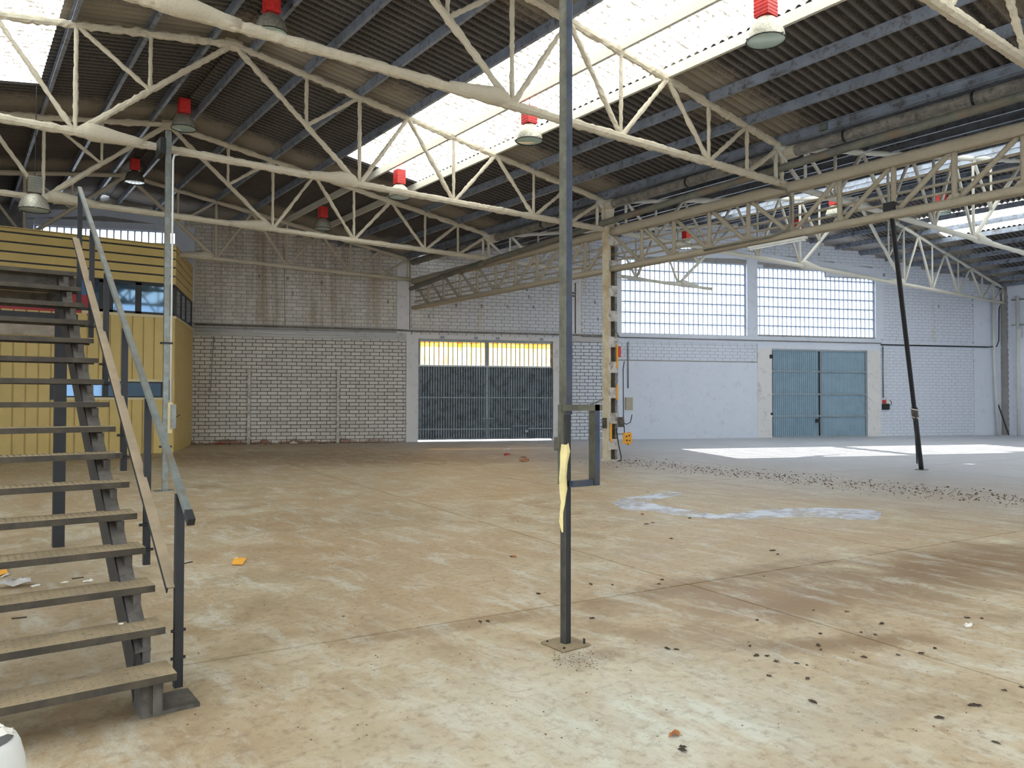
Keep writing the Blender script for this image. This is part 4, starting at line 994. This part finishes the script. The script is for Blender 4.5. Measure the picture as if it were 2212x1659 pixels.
part('cable_loop', MB().tube([ws(21.0, 1.6, .12), ws(21.08, 1.5, .14), ws(21.05, 1.38, .14), ws(20.96, 1.32, .12)], .014, 6), m_cable, fp)
# right corner pipes
run('down_pipe', [ws(26.55, 6.35, .20), ws(26.55, 3.6, .20), ws(26.72, 0.0, .22)], .06, m_white, 'white rain pipe standing in the right corner of the hall', 'pipe')
run('down_pipe', [Vector((38.7, 13.9, 0)), Vector((38.7, 13.9, 6.3))], .07, m_white, 'second white pipe on the right wall beside the corner', 'pipe')
run('electric_cable', [ws(26.85, 5.9, .25), ws(26.75, 5.75, .3), ws(26.72, 4.3, .3), ws(26.65, 4.05, .25), ws(26.3, 4.02, .12)], .025, m_cable, 'curved black cable in the right corner next to the rain pipe', 'cable')
run('wall_conduit', [Vector((38.86, 14.2, 6.15)), Vector((38.86, 5, 6.15))], .025, m_pipe, 'dark conduit high on the right wall', 'conduit', 'conduits on the right wall')
run('wall_conduit', [Vector((38.84, 14.2, 5.0)), Vector((38.84, 5, 5.0))], .035, m_white, 'white conduit at mid height on the right wall', 'conduit', 'conduits on the right wall')
solo('broom_handle', MB().tube([ws(26.75, 1.4, .2), ws(27.0, .02, .5)], .03, 6), m_black, ws(27, 0, .5), 'black rod leaning in the right corner behind the rain pipe', 'rod')
solo('corner_box', MB().box(38.55, 38.68, 13.72, 13.86, 4.4, 4.8), m_white, (38.6, 13.8, 4.4), 'white box on the pipes in the right corner', 'junction box')
# yellow pendant controller and its cables at the column
hc = MB(); 
hs_ = thing('cable_reel', (XG+.34, 14.15, .42), 'yellow moulded cable reel hooked on the right side of the column', 'cable reel')
hx, hy = XG+.30, 14.10
b = MB(); prf = [(-.13, .02), (-.10, .10), (-.11, .22), (-.13, .30), (-.02, .27), (.08, .31), (.14, .28), (.15, .16), (.14, .04), (.06, -.03), (.02, .03), (-.06, .02)]
n = len(prf); b.add([(hx+p, hy-.03, .44+q) for p, q in prf]+[(hx+p, hy+.05, .44+q) for p, q in prf], [tuple(range(n)), tuple(range(2*n-1, n-1, -1))]+[((i+1) % n, i, n+i, n+(i+1) % n) for i in range(n)])
part('reel_body', b, m_orange, hs_)
for p, q, r0 in ((-.05, .20, .03), (.05, .22, .025), (-.04, .10, .03), (.06, .09, .02)): part('slot', MB().box(hx+p-r0, hx+p+r0, hy-.036, hy-.028, .44+q-.018, .44+q+.018), m_black, hs_)
part('arm', MB().bar((XG+.12, 14.3, .70), (hx-.1, hy, .70), .03, .03), m_galv, hs_)
run('electric_cable', [Vector((XG+.30, 14.2, 2.6)), Vector((XG+.24, 14.18, 2.4)), Vector((XG+.245, 14.18, 1.2)), Vector((XG+.26, 14.15, .72))], .012, m_cable, 'thin black cable hanging down the column to the yellow reel', 'cable')
run('electric_cable', [Vector((XG+.02, 14.22, .85)), Vector((XG+.10, 14.2, .4)), Vector((XG+.17, 14.18, .10)), Vector((XG+.12, 14.15, .012)), Vector((XG-.02, 14.12, .012))], .014, m_cable, 'black cable curling out of the foot of the column', 'cable')
run('electric_cable', [Vector((XG+.22, 14.2, 1.02)), Vector((XG+.32, 14.15, .95)), Vector((XG+.42, 14.1, 1.0)), Vector((XG+.48, 14.1, 1.2))], .012, m_cable, 'curved black cable end sticking out right of the column', 'cable')
solo('socket_box', MB().box(XG+.13, XG+.24, 14.15, 14.27, .88, 1.14), m_strg, (XG+.18, 14.2, .88), 'dark socket box on the right of the column above the yellow reel', 'socket')
solo('socket_box', MB().box(XG-.19, XG-.125, 14.40, 14.52, .85, 1.12), m_strg, (XG-.15, 14.45, .85), 'dark socket box on the left side of the column', 'socket')

# ------------------------------------------------------------------ litter on the floor
def crumple(sz, h, n=9, rag=.5):
    b = MB(); ph = rnd.uniform(0, 6)
    ring = [(sz*(1+rag*rnd.uniform(-1, 1))*math.cos(2*math.pi*k/n+ph), sz*(.6+rag*rnd.uniform(-.6, .6))*math.sin(2*math.pi*k/n+ph), abs(rnd.gauss(0, h*.5))) for k in range(n)]
    inner = [(x*.45+rnd.uniform(-.1, .1)*sz, y*.45, h*rnd.uniform(.4, 1.1)) for x, y, z in ring]
    b.add(ring+inner+[(0, 0, h*.5)], [(k, (k+1) % n, n+(k+1) % n, n+k) for k in range(n)]+[(n+k, n+(k+1) % n, 2*n) for k in range(n)])
    return b
leafmesh = [crumple(.034, .016).mesh('dry_leaf', m_leaf) for _ in range(5)]; leafo = [crumple(.036, .02).mesh('dry_leaf', m_leafo) for _ in range(2)]
dark = [(1037,1343),(1053,1342),(742,1332),(1105,1203),(1430,1253),(1423,1262),(1650,1245),(1636,1340),(1442,1402),(1460,1403),(1620,1396),(1634,1417),(1658,1418),(1678,1430),(1720,1433),(1743,1437),(1768,1395),(1773,1404),(1660,1460),(1745,1467),(1757,1319),(1772,1369),(1830,1322),(1860,1366),(1890,1371),(1905,1348),(1990,1412),(2088,1335),(2121,1336),(2100,1524),(2110,1524),(2150,1604),(1475,1615),(1474,1622),(1755,1516),(1162,1283),(1165,1283),(1279,1336),(1323,1264),(1276,1262),(1668,1190),(1680,1198),(1397,1133),(1410,1130),(1450,1164),(1490,1120),(2207,1485),(2170,1492),(2020,1401),(1867,1420),(1940,1416),(2030,1552),(1400,1064),(1500,1014),(1745,1040),(2160,1085),(1992,1047)]
for k, (u, v) in enumerate(dark):
    p = px(u, v); o = bpy.data.objects.new('dry_leaf', rnd.choice(leafmesh)); o.location = p; o.rotation_euler = (0, 0, rnd.uniform(0, 6)); s_ = rnd.uniform(.4, .75)*(1.0 if v > 1200 else 1.5); o.scale = (s_, s_, s_)
    COL.objects.link(o); rg = 'left of or beside the slender post' if u < 1330 and v > 1180 else ('on the floor beyond the slender post' if v < 1180 else ('in the front right of the floor' if v < 1480 else 'at the bottom edge of the picture')); tag(o, 'small dark crumpled leaf '+rg, 'leaf', 'dark leaves '+rg)
for k, (u, v, lb) in enumerate(((1458, 1588, 'rust brown leaf at the bottom of the picture near the camera'), (1110, 1203, 'rust brown leaf left of the slender post'), (1880, 1038, 'rust brown leaf at the edge of the crumb strip'), (1388, 1111, 'rust brown leaf beside the bluish spill'))):
    p = px(u, v); o = bpy.data.objects.new('dry_leaf', leafo[k % 2]); o.location = p; o.rotation_euler = (0, 0, k*1.3); COL.objects.link(o); tag(o, lb, 'leaf', 'rust brown leaves')
# crumbs fallen from the foamed girder: a strip on the floor below it
cr_ = MB()
def crumb(p, s):
    a = rnd.uniform(0, 6); q = [Vector((math.cos(a+t_)*s*rnd.uniform(.6, 1.3), math.sin(a+t_)*s*rnd.uniform(.6, 1.3), .001)) for t_ in (0, 2.1, 4.2)]
    cr_.add([p+q[0], p+q[1], p+q[2], p+Vector((0, 0, s*.8))], [(0, 1, 3), (1, 2, 3), (2, 0, 3)])
for k in range(2300):
    y = rnd.uniform(3.5, 14.6)**1. ; y = y if rnd.random() > .4 else round(y*1.4)/1.4+rnd.gauss(0, .22); x = XG-.1+rnd.gauss(0, .5)+(.35 if y > 9 else 0)*rnd.random(); crumb(Vector((x, y, 0)), abs(rnd.gauss(.006, .009))+.004)
for k in range(160): crumb(px(rnd.uniform(1195, 1290), rnd.gauss(1425, 12)), rnd.uniform(.002, .007))
for k in range(260):
    s = rnd.uniform(-7.4, -.4); crumb(ws(s, 0, abs(rnd.gauss(0, .3))+.05), rnd.uniform(.01, .035))
for k in range(500):
    crumb(px(rnd.uniform(300, 2212), 1000+600*rnd.random()**1.5), rnd.uniform(.002, .008))
solo('floor_crumbs', cr_, m_crumb, (XG, 9, 0), 'strip of dark foam crumbs and grit fallen on the floor under the girder', 'debris', kind='stuff')
# bluish spill
sp_px = [(1322,1087),(1345,1076),(1400,1069),(1440,1062),(1472,1064),(1465,1071),(1425,1077),(1390,1083),(1440,1094),(1500,1104),(1545,1111),(1600,1108),(1640,1102),(1700,1098),(1780,1097),(1880,1101),(1905,1108),(1895,1124),(1830,1122),(1780,1117),(1700,1117),(1600,1122),(1530,1120),(1450,1111),(1400,1103),(1345,1100)]
c0 = [px(u, v) for u, v in sp_px]; b = MB(); n = len(c0)
b.add([p+Vector((0, 0, .0015)) for p in c0]+[p+Vector((0, 0, 0)) for p in c0], [tuple(range(n))]+[(i, n+i, n+(i+1) % n, (i+1) % n) for i in range(n)])
solo('dried_spill', b, m_spill, px(1600, 1110), 'irregular bluish white dried spill on the floor beyond the slender post', 'spill')
def sheetlet(pts, z, mat, label, cat, name, amp=.01, grp=None):
    cs = [px(u, v) for u, v in pts]; m = sum(cs, Vector((0, 0, 0)))/len(cs); b = MB(); n = len(cs)
    b.add([p+Vector((0, 0, .002+rnd.uniform(0, amp))) for p in cs]+[m+Vector((0, 0, z))], [(i, (i+1) % n, n) for i in range(n)])
    return solo(name, b, mat, m, label, cat, grp)
sheetlet([(506, 1205), (533, 1208), (524, 1222), (500, 1221)], .008, m_orange, 'orange printed leaflet lying on the floor right of the stairs', 'leaflet', 'paper_leaflet')
sheetlet([(509, 1205), (514, 1204), (512, 1208), (508, 1208)], .01, m_paper, 'white torn corner of the orange leaflet', 'paper scrap', 'paper_scrap')
sheetlet([(-6, 1232), (13, 1229), (17, 1240), (-8, 1248)], .008, m_orange, 'orange leaflet seen between the stair treads at the left edge', 'leaflet', 'paper_leaflet')
sheetlet([(0, 1247), (17, 1240), (20, 1243), (4, 1249)], .012, m_paper, 'white paper under the orange leaflet at the left edge', 'paper scrap', 'paper_scrap')
bagm = crumple(.135, .085, 12, .25); bagm.smooth = True; o = solo('plastic_bag', bagm, m_bag, (0, 0, 0), 'crumpled white plastic bag on the floor behind the stairs', 'bag'); o.location = px(28, 1268)
for u, v, s_, lb in ((142, 1258, .035, 'white crumpled cup behind the stairs'), (188, 1257, .05, 'torn white paper scrap behind the stairs, right of the cup'), (75, 1266, .04, 'flat beige paper scrap next to the plastic bag')):
    o = solo('paper_scrap', crumple(s_, s_*.35, 8, .4), m_paper, (0, 0, 0), lb, 'paper scrap'); o.location = px(u, v)
o = solo('paper_scrap', crumple(.016, .008, 8, .4), m_paper, (0, 0, 0), 'tiny white scrap resting on the second stair tread', 'paper scrap'); o.location = px(261, 1349, zk(1)); o.location.z = zk(1)+.001
for u, v, m, lb, s_ in ((1095, 984, m_redp, 'dark red rag on the floor in front of the amber glazed gate', .14), (1093, 972, m_paper, 'white scrap on the floor in front of the amber glazed gate', .15), (1130, 990, m_leafo, 'rusty brick fragment on the floor, upper of the pair before the gate', .13), (1131, 997, m_leafo, 'rusty brick fragment on the floor, lower of the pair before the gate', .14),
                     (2090, 1352, m_paper, 'pale stick like scrap on the floor at the right', .045), (640, 955, m_paper, 'white lump at the foot of the brick wall', .16), (480, 953, m_redp, 'reddish rubble lump at the foot of the brick wall', .16)):
    o = solo('debris_piece', crumple(s_, s_*.45, 8, .4), m, (0, 0, 0), lb, 'debris'); o.location = px(u, v)
    if v < 956 and u < 900: o.location = (ws(-4.1, 0, .3) if u == 640 else ws(-6.6, 0, .3))
for (u0, v0, u1, v1, lb) in ((155, 1250, 181, 1247, 'thin dark stick behind the stairs right of the cup'), (25, 1336, 58, 1333, 'thin stick under the lowest stair treads'), (398, 1217, 416, 1213, 'thin dark stick right of the stair railing')):
    a, b_ = px(u0, v0, .006), px(u1, v1, .006); solo('wood_stick', MB().tube([a, b_], .005, 5), m_leaf, a, lb, 'stick')
# white container at the bottom left
ray = px(20, 1650); ct = Vector((.085, 3.27, 0)); prb = [(.0, 0), (.14, 0), (.155, .02), (.165, .12), (.168, .24), (.16, .32), (.145, .38), (.135, .40), (.125, .40)]
bk = thing('plastic_container', ct, 'white plastic container stuffed with crumpled wrapping at the bottom left corner', 'container')
b = MB().lathe(ct, prb, 28); b.smooth = True; part('container_body', b, m_white, bk)
for k in range(7):
    cm = crumple(.06, .05, 8, .35); off = Vector((ct.x+.075*math.cos(k*1.1), ct.y+.075*math.sin(k*1.1), .385+.01*(k % 3))); cm.v = [(x+off.x, y+off.y, z+off.z) for x, y, z in cm.v]; part('crumpled_wrapping', cm, m_paper, bk)
